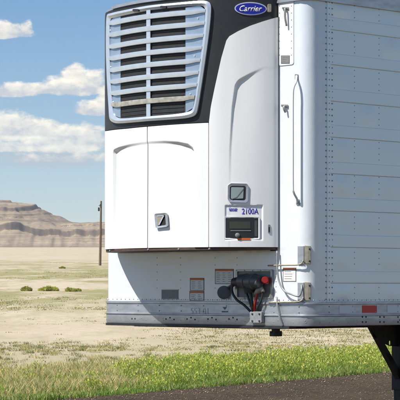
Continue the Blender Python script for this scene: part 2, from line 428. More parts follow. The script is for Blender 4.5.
# road: far edge runs past the trailer; gravelly dark asphalt
RA = Vector((-1.86, 26.1, 0)); RD = Vector((.508, .861, 0)).normalized(); RN = Vector((RD.y, -RD.x, 0))   # RN points to the near side
def road_material():
    m = bpy.data.materials.new('road_asphalt'); m.use_nodes = True; t = NT(m.node_tree)
    b = t.n('ShaderNodeBsdfPrincipled'); o = t.n('ShaderNodeOutputMaterial'); t.put(o.inputs[0], b.outputs[0])
    b.inputs['Roughness'].default_value = .9; b.inputs['Specular IOR Level'].default_value = .2
    co = t.n('ShaderNodeTexCoord').outputs['Object']
    n1 = t.noise(co, 9, 6, .85); n2 = t.noise(t.mapv(co, (1, .5, 1)), .9, 4, .6); n3 = t.noise(t.mapv(co, (1, .35, 1)), 30, 3, .8)
    c = t.mix(t.ramp(n2, [(.35, 0), (.65, 1)]), (.036, .026, .017, 1), (.072, .050, .028, 1))
    c = t.mix(t.ramp(n1, [(.48, 0), (.62, .9)]), c, (.12, .085, .052, 1))
    c = t.mix(t.ramp(n3, [(.59, 0), (.68, .7)]), c, (.19, .145, .095, 1))
    t.put(b.inputs['Base Color'], c)
    bp = t.n('ShaderNodeBump'); bp.inputs['Distance'].default_value = .03; t.put(bp.inputs['Height'], t.m('ADD', n1, n3)); t.put(b.inputs['Normal'], bp.outputs[0])
    return m
bm = bmesh.new(); prevv = None; t_ = -90.0; k = 0
while t_ < 300:
    fine = -12 < t_ < 22
    e = 0.0
    e += .10*math.sin(t_*1.3)+.07*math.sin(t_*3.7+1)+(random.uniform(-.06, .06) if fine else 0)
    p = RA+RD*t_+RN*e; p2 = RA+RD*t_+RN*24
    row = [bm.verts.new((q.x, q.y, gh(q.x, q.y)+.012)) for q in (p, RA+RD*t_+RN*1.0, RA+RD*t_+RN*8, RA+RD*t_+RN*16, p2)]
    if prevv:
        for i in range(4): bm.faces.new((prevv[i], row[i], row[i+1], prevv[i+1]))
    prevv = row; t_ += .12 if fine else 4
obj('road', bm, road_material(), kind='structure')

# loose gravel on the road and its edge
def gravel(n, t0, t1, w0, w1, pw, rmin, rmax, seed):
    g = np.random.default_rng(seed); t = g.uniform(t0, t1, n); wv = w0+(w1-w0)*g.uniform(0, 1, n)**pw
    x = RA.x+RD.x*t+RN.x*wv; y = RA.y+RD.y*t+RN.y*wv; rr = g.uniform(rmin, rmax, n)*g.uniform(.6, 1, n)
    o6 = np.array([(1, 0, 0), (0, 1, 0), (-1, 0, 0), (0, -1, 0), (0, 0, .7), (0, 0, -.5)]); a = g.uniform(0, 6.28, n)
    j = g.uniform(.6, 1.3, (n, 6, 1)); P_ = o6[None]*j*rr[:, None, None]
    Q_ = np.stack([P_[..., 0]*np.cos(a)[:, None]-P_[..., 1]*np.sin(a)[:, None]+x[:, None], P_[..., 0]*np.sin(a)[:, None]+P_[..., 1]*np.cos(a)[:, None]+y[:, None], P_[..., 2]+.014+rr[:, None]*.2], -1)
    T = np.array([(0, 1, 4), (1, 2, 4), (2, 3, 4), (3, 0, 4), (1, 0, 5), (2, 1, 5), (3, 2, 5), (0, 3, 5)])
    F_ = (np.arange(n)[:, None, None]*6+T[None]).reshape(-1); c = np.array([(.33, .26, .17), (.15, .115, .08), (.08, .062, .045), (.22, .17, .11)])[g.choice(4, n, p=[.2, .35, .25, .2])]*g.uniform(.7, 1.2, (n, 1))
    cc = np.ones((n, 6, 4)); cc[:, :, :3] = c[:, None, :]
    return Q_.reshape(-1, 3), F_, np.arange(n*8)*3, cc.reshape(-1, 4)
GRAVEL = (gravel(1700, -8, 20, -.35, .9, 1, .006, .022, 1), gravel(13000, -8, 18, .2, 7, 1.3, .005, .014, 2))
# --- mesas
def hills_material():
    m = bpy.data.materials.new('mesa_rock'); m.use_nodes = True; t = NT(m.node_tree)
    b = t.n('ShaderNodeBsdfPrincipled'); o = t.n('ShaderNodeOutputMaterial'); t.put(o.inputs[0], b.outputs[0])
    b.inputs['Roughness'].default_value = 1; b.inputs['Specular IOR Level'].default_value = .05
    g = t.n('ShaderNodeNewGeometry'); co = t.n('ShaderNodeTexCoord').outputs['Object']
    sp = t.n('ShaderNodeSeparateXYZ'); t.put(sp.inputs[0], g.outputs['Normal'])
    sl = sp.outputs[2]
    n1 = t.noise(co, .012, 6, .65); n2 = t.noise(co, .05, 5, .7); n3 = t.noise(t.mapv(co, (.15, .15, 3)), .06, 4, .6)
    tan = t.mix(t.ramp(n1, [(.35, 0), (.65, 1)]), (.36, .285, .19, 1), (.28, .22, .15, 1))
    tan = t.mix(t.m('MULTIPLY', t.ramp(n3, [(.45, 0), (.6, 1)]), .45), tan, (.22, .165, .13, 1))
    zs_ = t.n('ShaderNodeSeparateXYZ'); t.put(zs_.inputs[0], co)
    lay = t.noise(t.comb(t.m('MULTIPLY', zs_.outputs[0], .004), 0.0, t.m('ADD', zs_.outputs[2], t.m('MULTIPLY', n2, 3.0))), .42, 4, .7)
    tan = t.mix(t.ramp(lay, [(.46, 0), (.60, .75)]), tan, (.17, .125, .09, 1))
    tan = t.mix(t.ramp(t.noise(co, .11, 4, .8), [(.54, 0), (.66, .6)]), tan, (.12, .09, .075, 1))
    rock = t.mix(t.ramp(n2, [(.4, 0), (.6, 1)]), (.105, .08, .062, 1), (.17, .125, .09, 1))
    cliff = t.ramp(t.m('ADD', sl, t.m('MULTIPLY', t.m('SUBTRACT', n2, .5), .9)), [(.50, 1), (.72, 0)])
    t.put(b.inputs['Base Color'], t.mix(cliff, tan, rock))
    return m
def fbm(x, y, o=5, seed=0):
    r = np.zeros_like(x); a = 1; f = 1; rs = np.random.default_rng(seed)
    for _ in range(o):
        th = rs.uniform(0, 6.28, 4); ph = rs.uniform(0, 6.28, 4)
        for t, p in zip(th, ph): r += a/4*np.sin((x*np.cos(t)+y*np.sin(t))*f+p+1.3*np.sin((x*np.sin(t)-y*np.cos(t))*f*.7+p*2))
        a *= .55; f *= 2.1
    return r
def sstep(a, b, x): t = np.clip((x-a)/(b-a), 0, 1); return t*t*(3-2*t)
xa = np.concatenate([np.linspace(-3500, -420, 90, endpoint=False), np.linspace(-420, 160, 400), np.linspace(185, 3500, 80)])
ya = np.concatenate([np.linspace(2405, 2680, 240), np.linspace(2690, 3100, 40), np.linspace(3130, 3800, 10)])
X, Y = np.meshgrid(xa, ya)
base = gh(0, 2400)-1.5
ridge = fbm(X/95, Y/95, 5, 3)                       # spurs and gullies
front_y = 2425+16*fbm(X/120, Y*0, 3, 11)
gul = np.abs(fbm(X/13, Y/120, 4, 9)); gul2 = fbm(X/6, Y/9, 3, 19)
D = (Y-front_y)+9*fbm(X/30, Y/200, 4, 5)                                       # metres back from the foot
talus = 18*sstep(-6, 62, D)**1.15-4.2*gul*sstep(2, 30, D)*(1-sstep(60, 90, D))
cl1 = 9.0*sstep(64, 67.5, D+5*ridge-4*gul)
bench = 3*sstep(70, 98, D)
cl2 = 4.0*sstep(100, 102, D+12*ridge)
plate = 3.2*sstep(104, 190, D+20*ridge)
far = 7*sstep(200, 330, Y-2425)*sstep(-160, -60, X)*(.6+.4*np.sin(X/60))+3*sstep(330, 333, Y-2425+20*ridge)
def cone(cx, cy, rx, ry, amp): return amp*np.clip(1-np.sqrt(((X-cx)/rx)**2+((Y-cy)/ry)**2), 0, 1)
b0 = cone(-262, 2615, 105, 150, 1); b0 = np.clip(b0+.13*fbm(X/38, Y/38, 4, 23)*np.minimum(1, b0*6)*np.minimum(1, (1-b0)*4)+.07*ridge*(b0 > 0)*np.minimum(1, b0*5)-.035*gul*np.minimum(1, b0*5), 0, 1)
bt = 10*sstep(.02, .34, b0)+3.0*sstep(.35, .375, b0)+3*sstep(.38, .46, b0)+6.5*sstep(.47, .50, b0)+3.5*sstep(.52, .80, b0)+2.5*sstep(.80, .82, b0)+.8*fbm(X/14, Y/14, 3, 29)*sstep(.03, .2, b0)
b1 = cone(-700, 2900, 420, 300, 1); b2 = cone(900, 3000, 700, 350, 1)+.1*ridge
bt2 = 26*sstep(.1, .4, b1)+10*sstep(.45, .48, b1)+18*sstep(.15, .4, b2)+8*sstep(.45, .48, b2)
H = base+talus+cl1+bench+cl2+plate+bt+bt2+far+(.9*gul2+1.2*fbm(X/20, Y/20, 4, 2))*sstep(0, 60, D)
H = np.where(D < -8, base-3, H)
vs = np.stack([X.ravel(), Y.ravel(), H.ravel()], 1); ny, nx = X.shape
idx = np.arange(ny*nx).reshape(ny, nx)
fs = np.stack([idx[:-1, :-1].ravel(), idx[:-1, 1:].ravel(), idx[1:, 1:].ravel(), idx[1:, :-1].ravel()], 1)
def npmesh(name, vs, faces_flat, loop_starts, loop_totals, mats, cols=None, smooth=False):
    me = bpy.data.meshes.new(name); me.vertices.add(len(vs)); me.vertices.foreach_set('co', np.asarray(vs, np.float32).ravel())
    me.loops.add(len(faces_flat)); me.loops.foreach_set('vertex_index', np.asarray(faces_flat, np.int32))
    me.polygons.add(len(loop_starts)); me.polygons.foreach_set('loop_start', np.asarray(loop_starts, np.int32))
    me.update(calc_edges=True)
    if cols is not None:
        ca = me.color_attributes.new('Col', 'FLOAT_COLOR', 'POINT'); ca.data.foreach_set('color', np.asarray(cols, np.float32).ravel())
    for m_ in mats: me.materials.append(m_)
    if smooth: me.polygons.foreach_set('use_smooth', [True]*len(me.polygons))
    me.validate(); return me
me = npmesh('hills', vs, fs.ravel(), np.arange(len(fs))*4, None, [hills_material()])
o = bpy.data.objects.new('hills', me); C.objects.link(o); o['kind'] = 'structure'

# --- dry desert air
hz = bpy.data.materials.new('haze'); hz.use_nodes = True; th_ = NT(hz.node_tree); pv = th_.n('ShaderNodeVolumePrincipled')
pv.inputs['Color'].default_value = (.80, .88, 1, 1); pv.inputs['Density'].default_value = .00008; pv.inputs['Anisotropy'].default_value = .0
th_.put(th_.n('ShaderNodeOutputMaterial').inputs['Volume'], pv.outputs[0])
bm = bmesh.new(); hexa(bm, Vector((-9200, -320, -1.2)), Vector((18400, 0, 0)), Vector((0, 5400, 0)), Vector((0, 0, 260)))
hb_ = obj('haze', bm, hz, kind='stuff'); hb_['label'] = 'thin pale dry haze over the far plain and mesas'; hb_['category'] = 'haze'

# ================================================================== VEGETATION
def leaf_material(name, trans=.25, rough=.7):
    m = bpy.data.materials.new(name); m.use_nodes = True; t = NT(m.node_tree)
    at = t.n('ShaderNodeAttribute', attribute_name='Col'); b = t.n('ShaderNodeBsdfPrincipled'); b.inputs['Roughness'].default_value = rough
    b.inputs['Specular IOR Level'].default_value = .2
    tr = t.n('ShaderNodeBsdfTranslucent'); mx = t.n('ShaderNodeMixShader'); mx.inputs[0].default_value = trans
    t.put(b.inputs['Base Color'], at.outputs['Color']); t.put(tr.inputs[0], at.outputs['Color'])
    t.put(mx.inputs[1], b.outputs[0]); t.put(mx.inputs[2], tr.outputs[0])
    o = t.n('ShaderNodeOutputMaterial'); t.put(o.inputs[0], mx.outputs[0]); return m
M['leaf'] = leaf_material('grass_blade', .4)
def blades(x, y, h, wd, lean, col, z=None):
    n = len(x); az_ = RNG.uniform(0, 6.283, n); la = RNG.uniform(0, 6.283, n)
    z = np.array([gh(a, b) for a, b in zip(x, y)]) if z is None else z
    tx = np.cos(az_)*wd/2; ty = np.sin(az_)*wd/2; lx = np.cos(la)*lean*h; ly = np.sin(la)*lean*h
    V = np.zeros((n, 5, 3))
    V[:, 0] = np.stack([x-tx, y-ty, z-.01], 1); V[:, 1] = np.stack([x+tx, y+ty, z-.01], 1)
    V[:, 2] = np.stack([x+tx*.8+lx*.3, y+ty*.8+ly*.3, z+h*.55], 1); V[:, 3] = np.stack([x-tx*.8+lx*.3, y-ty*.8+ly*.3, z+h*.55], 1)
    V[:, 4] = np.stack([x+lx, y+ly, z+h], 1)
    b = np.arange(n)[:, None]*5
    F_ = np.concatenate([b+np.array([[0, 1, 2, 3]]), b+np.array([[3, 2, 4]])], 1)
    starts = (np.arange(n)[:, None]*7+np.array([[0, 4]])).ravel()
    cc = np.ones((n, 5, 4)); cc[:, :, :3] = col[:, None, :]
    return V.reshape(-1, 3), F_.ravel(), starts, cc.reshape(-1, 4)
def stuff(name, data, label, cat, mats):
    o = bpy.data.objects.new(name, npmesh(name, data[0], data[1], data[2], None, mats, data[3])); C.objects.link(o)
    o['kind'] = 'stuff'; o['label'] = label; o['category'] = cat; return o
gm_ = bpy.data.materials.new('gravel_stone'); gm_.use_nodes = True; tt_ = NT(gm_.node_tree); b_ = tt_.n('ShaderNodeBsdfPrincipled'); b_.inputs['Roughness'].default_value = .9
tt_.put(b_.inputs['Base Color'], tt_.n('ShaderNodeAttribute', attribute_name='Col').outputs['Color']); tt_.put(tt_.n('ShaderNodeOutputMaterial').inputs[0], b_.outputs[0])
(ga, gb) = GRAVEL
stuff('gravel', (np.concatenate([ga[0], gb[0]]), np.concatenate([ga[1], gb[1]+len(ga[0])]), np.concatenate([ga[2], gb[2]+len(ga[1])]), np.concatenate([ga[3], gb[3]])), 'loose brown gravel scattered over the dark road and its edge', 'gravel', [gm_])
def vnoise(x, y, s, seed): return fbm(x*s, y*s, 3, seed)
# roadside strip, in coordinates (t along the road, w away from it)
def strip(n, t0, t1, w0, w1, power=1.0):
    t = RNG.uniform(t0, t1, n); wv = w0+(w1-w0)*RNG.uniform(0, 1, n)**power
    return RA.x+RD.x*t-RN.x*wv, RA.y+RD.y*t-RN.y*wv, t, wv
def palette(n, cols, wts):
    k = RNG.choice(len(cols), n, p=np.array(wts)/sum(wts)); c = np.array(cols)[k]; return c*RNG.uniform(.7, 1.25, (n, 1))
GREENS = [(.16, .28, .045), (.24, .35, .065), (.11, .20, .035), (.31, .37, .09)]
STRAW = [(.62, .51, .24), (.54, .46, .20), (.44, .39, .15), (.64, .57, .35)]
def leftness(x, y): return 1-sstep(-.050, -.004, x/y+.012*np.sin(y*1.7))         # dry grass grows towards the left of the view
x, y, t, wv = strip(200000, -9, 26, -.12, 6.6, 1.35)
cl = vnoise(x, y, 1.6, 21)+.5*vnoise(x, y, 5, 22); keep = (cl > -.55+.12*np.maximum(wv-4, 0)) | (wv < .6)
keep &= RNG.uniform(0, 1, len(x)) < (1.1-.04*wv-.62*sstep(4.0, 5.6, wv)); x, y, t, wv, cl = x[keep], y[keep], t[keep], wv[keep], cl[keep]
n = len(x); lf = leftness(x, y); dry = RNG.uniform(0, 1, n) < np.clip(.12+.68*lf*sstep(.0, .9, wv)+.25*lf*vnoise(x, y, 2.2, 77)+.25*sstep(-.1, -.8, cl)*0+.10*vnoise(x, y, .8, 8)+.22*sstep(4, 8, wv), .04, .9)
col = np.where(dry[:, None], palette(n, STRAW, [1, 1, 1, .7]), palette(n, GREENS, [1, 1.2, .8, .8]))
h = np.clip(.11+.05*cl+RNG.uniform(-.04, .07, n), .035, .25)*np.where(wv < .5, .55, 1)*(1-.05*np.maximum(wv-3, 0))
stuff('roadside_grass', blades(x, y, h, RNG.uniform(.006, .015, n), RNG.uniform(.15, .9, n), col), 'green and straw coloured roadside grass growing between the road and the sand', 'grass', [M['leaf']])
# yellow-green flowering weeds on the right two thirds
x0, y0, t0, w0 = strip(1750, -7, 24, .35, 5.0, 1.0)
k = RNG.uniform(0, 1, len(x0)) < np.clip(1.0-.93*leftness(x0, y0), .05, 1)*(vnoise(x0, y0, 1.1, 31) > -.5)
x0, y0, t0, w0 = x0[k], y0[k], t0[k], w0[k]; n0 = len(x0)
hh = RNG.uniform(.10, .34, n0)*(1+.35*vnoise(x0, y0, 1.3, 91))*(1-.3*sstep(3, 5, w0)); per = 120
sp_w = np.repeat(RNG.uniform(.05, .12, n0), per)
bx = np.repeat(x0, per)+RNG.normal(0, 1, n0*per)*sp_w; by = np.repeat(y0, per)+RNG.normal(0, 1, n0*per)*sp_w
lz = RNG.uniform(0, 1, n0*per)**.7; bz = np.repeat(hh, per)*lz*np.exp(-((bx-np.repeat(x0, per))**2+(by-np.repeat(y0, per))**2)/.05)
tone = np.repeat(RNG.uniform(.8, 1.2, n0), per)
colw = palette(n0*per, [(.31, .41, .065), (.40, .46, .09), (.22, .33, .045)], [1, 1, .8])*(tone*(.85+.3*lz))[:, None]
dA = blades(bx, by, RNG.uniform(.010, .034, n0*per), RNG.uniform(.007, .015, n0*per), RNG.uniform(.4, 1.6, n0*per), colw, z=bz+np.array([gh(a, b) for a, b in zip(bx, by)]))
# blossoms: small crossed petals near the tops
pf = 26; fx = np.repeat(x0, pf)+RNG.normal(0, .09, n0*pf); fy = np.repeat(y0, pf)+RNG.normal(0, .09, n0*pf)
fz = np.repeat(hh, pf)*RNG.uniform(.55, 1.1, n0*pf)+np.array([gh(a, b) for a, b in zip(fx, fy)])
colf = palette(n0*pf, [(.66, .62, .12), (.54, .55, .12), (.68, .66, .34)], [1, 1, .4])
dB = blades(fx, fy, RNG.uniform(.010, .020, n0*pf), RNG.uniform(.012, .021, n0*pf), RNG.uniform(.3, 1.2, n0*pf), colf, z=fz)
off = len(dA[0]); offl = len(dA[1])
dW = (np.concatenate([dA[0], dB[0]]), np.concatenate([dA[1], dB[1]+off]), np.concatenate([dA[2], dB[2]+offl]), np.concatenate([dA[3], dB[3]]))
stuff('flowering_weeds', dW, 'low weeds with small yellow blossoms growing along the road edge', 'weeds', [M['leaf']])
# sparse low tufts over the sand, thinning with distance, denser in a green band far out
def tufts(n, ymin, ymax, hmin, hmax, spread, seed, thr, per, fr=1.0, wk=1.0):
    yy = ymin*(ymax/ymin)**RNG.uniform(0, 1, n); xx = RNG.uniform(-1, 1, n)*(yy*.125+3)-yy*.02
    k = RNG.uniform(0, 1, n) < np.clip(.42-thr+.75*fbm(xx*.10*fr+seed, yy*.030*fr, 4, seed)+.3*fbm(xx*.6, yy*.3, 2, seed+1), .05, 1)**1.5
    xx, yy = xx[k], yy[k]
    dd = (Vector((RN.x, RN.y)).x*(xx-RA.x)+RN.y*(yy-RA.y)); k2 = dd < -4.6; xx, yy = xx[k2], yy[k2]
    m = len(xx); hs = RNG.uniform(hmin, hmax, m); bx = np.repeat(xx, per)+RNG.normal(0, spread, m*per); by = np.repeat(yy, per)+RNG.normal(0, spread, m*per)
    bh = np.repeat(hs, per)*RNG.uniform(.5, 1.1, m*per)
    tone = RNG.uniform(0, 1, m) < .45
    c = np.where(np.repeat(tone, per)[:, None], palette(m*per, STRAW, [.6, 1, 1, .3]), palette(m*per, [(.24, .25, .08), (.17, .19, .06), (.29, .27, .11)], [1, 1, 1]))
    return blades(bx, by, bh, np.repeat(hs, per)*wk*RNG.uniform(.2, .5, m*per), RNG.uniform(.4, 1.6, m*per), c)
ds = [tufts(4200, 33, 52, .03, .09, .07, 41, .0, 34, 4, .35), tufts(13000, 46, 100, .015, .055, .11, 42, -.02, 16, 4, .9), tufts(9000, 78, 190, .03, .08, .17, 43, .12, 12, 2.2), tufts(2600, 180, 300, .04, .09, .3, 44, .2, 10)]
V, Fc, St, Co = [], [], [], []; ov = ol = 0
for d in ds:
    V.append(d[0]); Fc.append(d[1]+ov); St.append(d[2]+ol); Co.append(d[3]); ov += len(d[0]); ol += len(d[1])
stuff('desert_tufts', tuple(np.concatenate(a) for a in (V, Fc, St, Co)), 'scattered low dry tufts dotting the pale sandy plain', 'grass tufts', [M['leaf']])

def at_ground(px_x, px_y):
    """ground point seen at a place of the photo"""
    if px_y > HY+29: Z = CAM_H*F/(px_y-HY)
    else: Z = (.021*50+CAM_H)/(.021-(HY-px_y)/F)
    X_ = (px_x-200)/F*Z; return Vector((X_, Z, gh(X_, Z)))
def shrub(px_x, px_y, wpx, hpx, label, tone):
    b = at_ground(px_x, px_y); sc = b.y/F; wd = wpx*sc/2; ht = hpx*sc
    r = thing('desert_shrub', b, label, 'shrub', 'green shrubs on the far plain')
    n = 2600; nc = 9
    cxs = RNG.uniform(-.85, .85, nc)*wd; cys = RNG.uniform(-.6, .6, nc)*wd; chs = RNG.uniform(.45, 1.0, nc)*ht*(1-.45*np.abs(cxs)/wd); crs = RNG.uniform(.18, .36, nc)*wd
    k = RNG.integers(0, nc, n); th = RNG.uniform(0, 6.283, n); q_ = RNG.uniform(0, 1, n)**.5; zz = np.sqrt(1-q_**2)*RNG.uniform(.1, 1, n); rad = crs[k]*1.35*q_
    xx = cxs[k]+np.cos(th)*rad; yy = cys[k]+np.sin(th)*rad; z = zz*chs[k]
    c = palette(n, [(.42, .42, .10), (.52, .50, .14), (.32, .34, .09)], [1, 1, 1])*(1+.12*tone)
    d = blades(xx, yy, RNG.uniform(.05, .11, n), RNG.uniform(.025, .05, n), RNG.uniform(.3, 1.1, n), c, z=z)
    o = bpy.data.objects.new('crown', npmesh('crown', d[0], d[1], d[2], None, [M['leaf']], d[3])); C.objects.link(o); o.parent = r
    bm = bmesh.new()
    for k in range(7):
        a = k*.9; tube(bm, [b, b+Vector((math.cos(a)*wd*.3, math.sin(a)*wd*.3, ht*.4)), b+Vector((math.cos(a)*wd*.6, math.sin(a)*wd*.6, ht*.75))], [.02, .013, .006], 5)
    obj('stem', bm, M['bark'], r)
shrub(25.5, 291, 15, 4.2, 'low dark green shrub left of the tallest shrub on the plain', -.5)
shrub(48, 291, 19, 6.0, 'largest and brightest green shrub, middle of three on the plain', 1)
shrub(70, 291.5, 20, 3.9, 'low green shrub nearest the trailer among three on the plain', 0)
shrub(62, 268.5, 6, 2.2, 'tiny olive shrub far out on the plain left of the utility pole', .2)

# utility pole
pb = at_ground(100, 265.5); ph = 64.5/F*pb.y
pole = thing('utility_pole', pb, 'tall brown wooden utility pole standing on the plain left of the white trailer', 'utility pole')
bm = bmesh.new(); lean = Vector((1.1/F*pb.y, 0, 0)); rt = pb+lean+Vector((0, 0, ph))
tube(bm, [pb-Vector((0, 0, .2)), pb+lean*.5+Vector((0, 0, ph*.5)), rt], [.165, .14, .105], 12)
obj('pole_shaft', bm, M['wood'], pole, smooth=True, autos=40)
bm = bmesh.new(); hexa(bm, rt+Vector((-.12, -.95, -.75)), Vector((.10, 0, 0)), Vector((0, 1.9, 0)), Vector((0, 0, .12)))
hexa(bm, rt+Vector((-.30, -.06, -.62)), Vector((.2, 0, 0)), Vector((0, .1, 0)), Vector((0, 0, .08)))
obj('crossarm', bm, M['wood'], pole)
for dy_ in (-.85, -.35, .4, .85):
    bm = bmesh.new(); c = rt+Vector((-.07, dy_, -.63)); tube(bm, [c, c+Vector((0, 0, .06)), c+Vector((0, 0, .12)), c+Vector((0, 0, .2))], [.03, .07, .05, .06], 8)
    obj('insulator', bm, M['darksteel'], pole)
bm = bmesh.new(); c = rt+Vector((-.28, 0, -1.25)); tube(bm, [c, c+Vector((0, 0, .05)), c+Vector((0, 0, .42)), c+Vector((0, 0, .46))], [.07, .11, .11, .06], 10)
obj('fuse_can', bm, M['darksteel'], pole)

# ================================================================== TRAILER
tr = thing('semi_trailer', W3(1.3, -8, 0), 'white refrigerated semi trailer with louvred cooling unit on its front, parked on the road', 'semi trailer')
ZB = 1.135; ZR = TP.px(330, 303)[1]; ZT = TP.px(330, 0)[1]; ZTOP = ZT+.14
# core body: front wall with rounded corner posts
def wallmesh(name, a0, a1, z0, z1, d, mtl, step=.03, label=None):
    bm = bmesh.new(); boxed(bm, TP, a0, a1, z0, z1, -.05, d, int((a1-a0)/step)); return obj(name, bm, mtl, tr, smooth=True, autos=30, label=label)
A_J = TP.px(328, 250)[0]                       # riveted joint on the near side
A_JF = A_F0-RC*math.pi/2-(A_J-A_S)             # the same joint on the far side
wallmesh('front_wall', A_JF, A_J, ZR, ZT, 0, M['skin'])
# near side wall with raised horizontal ribs
ribs = [(17, 29.5), (53, 64.5), (88.5, 101), (124.5, 137), (161.5, 173.5), (197.5, 210.5), (234.5, 247), (271, 283)]
rz = [(TP.px(331, b)[1], TP.px(331, a)[1]) for a, b in ribs]
A_C0 = TP.px(354.5, 200)[0]; A_CW = TP.px(379, 200)[0]-A_C0
def side_profile():
    """height, depth and pillow (strip number, share) of every profile point"""
    pr = []; z0 = ZR; rr_ = sorted(rz)+[(ZT, ZT)]
    for k, (lo, hi) in enumerate(rr_):
        for i in range(11): t = i/10; pr.append((z0+(lo-.004-z0)*t, 0.0, k, math.sin(math.pi*t)**1.3))
        if hi > lo: pr += [(lo+.003, .0045, k, 0), (hi-.005, .0045, k, 0)]
        z0 = hi
    return pr
def sidewall(a0, a1, name, label):
    bm = bmesh.new(); pr = side_profile(); cols = []; sg = 1 if a0 > 5+TW else -1
    n = int((a1-a0)/.025); rg = random.Random(3); amp = {}
    for i in range(n+1):
        a = a0+(a1-a0)*i/n; u_ = (a-A_C0)/A_CW; c_ = math.floor(u_); fu = math.sin(math.pi*(u_-c_))**1.2 if 0 < u_-c_ < 1 else 0
        col = []
        for z, d, k, w_ in pr:
            am = amp.setdefault((c_, k), rg.uniform(-.0012, .0045))
            tl = amp.setdefault((c_, k, 1), rg.uniform(-.8, .8))
            col.append(bm.verts.new(TP.at(a, z, d+am*w_*fu*(1+tl*(u_-c_-.5)))))
        cols.append(col+[bm.verts.new(TP.at(a, ZT, -.05)), bm.verts.new(TP.at(a, ZR, -.05))])
    m_ = len(cols[0])
    for i in range(n):
        for j in range(m_): bm.faces.new((cols[i][j], cols[i+1][j], cols[i+1][(j+1) % m_], cols[i][(j+1) % m_]))
    bm.faces.new(cols[0]); bm.faces.new(cols[-1][::-1])
    return obj(name, bm, M['side'], tr, smooth=True, autos=30)
sidewall(A_J, TP.L, 'side_wall', None)
sidewall(0, A_JF, 'side_wall', None)
# joint strips
for a, sgn in ((A_J, 1), (A_JF, -1)):
    bm = bmesh.new(); boxed(bm, TP, min(a-.012*sgn, a+.03*sgn), max(a-.012*sgn, a+.03*sgn), ZR, ZT, 0, .0035, 1); obj('joint_strip', bm, M['side'], tr)
# rivets
sp_ = []; z = ZR+.03
while z < ZT-.02:
    sp_ += [(A_J-.024, z), (A_J+.012, z), (A_J+.048, z)]; z += .0475
rivets('rivet', TP, sp_, .0062, .003, M['rivet'], tr)
sp_ = []; a = TP.px(354.5, 200)[0]; da = TP.px(379, 200)[0]-a
while a < TP.L-.1:
    z = ZR+.03
    while z < ZT-.02: sp_.append((a, z)); z += .0475
    a += da
zz = [(zlo, zhi) for zlo, zhi in rz]
sp_ = [(a, z) for a, z in sp_ if not any(lo-.008 < z < hi+.016 for lo, hi in zz)]
rivets('rivet', TP, sp_, .0048, .0005, M['rivet'], tr)
# rear wall and roof
bm = bmesh.new(); hexa(bm, W3(0, -TL-.02, ZB), uL*TW, vB*.08, Vector((0, 0, ZTOP-ZB))); obj('rear_door', bm, M['white'], tr, bevel=.01)
bm = bmesh.new(); n = 14
pts = [TP.at(a, ZTOP-.02, -.03) for a in np.linspace(A_FAR-.02, A_S+.02, 60)]
v = [bm.verts.new(p) for p in [TP.at(.02, ZTOP-.02, -.03)]+pts+[TP.at(TP.L-.02, ZTOP-.02, -.03)]]; f = bm.faces.new(v)
r = bmesh.ops.extrude_face_region(bm, geom=[f]); bmesh.ops.translate(bm, vec=(0, 0, .03), verts=[g for g in r['geom'] if isinstance(g, bmesh.types.BMVert)])
obj('roof', bm, M['white'], tr)
bm = bmesh.new(); v = [bm.verts.new(p-Vector((0, 0, ZTOP-.02-ZB-.03))) for p in [TP.at(.02, ZTOP-.02, -.06)]+[TP.at(a, ZTOP-.02, -.06) for a in np.linspace(A_FAR-.02, A_S+.02, 60)]+[TP.at(TP.L-.02, ZTOP-.02, -.06)]]
f = bm.faces.new(v); r = bmesh.ops.extrude_face_region(bm, geom=[f]); bmesh.ops.translate(bm, vec=(0, 0, .06), verts=[g for g in r['geom'] if isinstance(g, bmesh.types.BMVert)])
obj('floor_plate', bm, M['undercarriage'], tr)
# top rail
bm = bmesh.new(); boxed(bm, TP, 0, TP.L, ZT-.01, ZTOP, -.045, .014, 900); boxed(bm, TP, 0, TP.L, ZT-.018, ZT-.002, -.04, .019, 900)
obj('top_rail', bm, M['rail'], tr, smooth=True, autos=30)
# bottom rail: stepped extrusion
ZM = TP.px(250, 315.5)[1]
bm = bmesh.new()
pr = [(ZB, -.05), (ZB, .012), (ZB+.012, .016), (ZM-.006, .016), (ZM, .024), (ZM+.008, .024), (ZM+.012, .013), (ZR-.014, .013), (ZR-.010, .022), (ZR+.006, .022), (ZR+.010, .004), (ZR+.010, -.05)]
n = 900; cols = []
for i in range(n+1):
    a = TP.L*i/n; cols.append([bm.verts.new(TP.at(a, z, d)) for z, d in pr])
for i in range(n):
    for j in range(len(pr)):
        k = (j+1) % len(pr); bm.faces.new((cols[i][j], cols[i+1][j], cols[i+1][k], cols[i][k]))
bm.faces.new(cols[0]); bm.faces.new(cols[-1][::-1])
obj('bottom_rail', bm, M['rail'], tr, smooth=True, autos=25)
# brown lip and dark coupler plate under the front
bm = bmesh.new(); boxed(bm, TP, A_FAR, TP.px(291, 328)[0], ZB-.022, ZB-.002, -.06, .022); obj('skid_lip', bm, M['darksteel'], tr)
bm = bmesh.new(); hexa(bm, W3(.45, -.10, ZB-.03), uL*1.75, vB*1.3, Vector((0, 0, .012))); obj('coupler_plate', bm, M['undercarriage'], tr)
bm = bmesh.new(); c = W3(.42, -.06, ZB-.03); tube(bm, [c, c-Vector((0, 0, .03)), c-Vector((0, 0, .031)), c-Vector((0, 0, .05))], [.022, .022, .036, .036], 14); obj('coupler_stud', bm, M['undercarriage'], tr, smooth=True, autos=30)
bm = bmesh.new(); c = W3(1.3, -.95, ZB-.03); tube(bm, [c, c-Vector((0, 0, .04)), c-Vector((0, 0, .041)), c-Vector((0, 0, .085))], [.037, .037, .055, .055], 16); obj('kingpin', bm, M['darksteel'], tr)

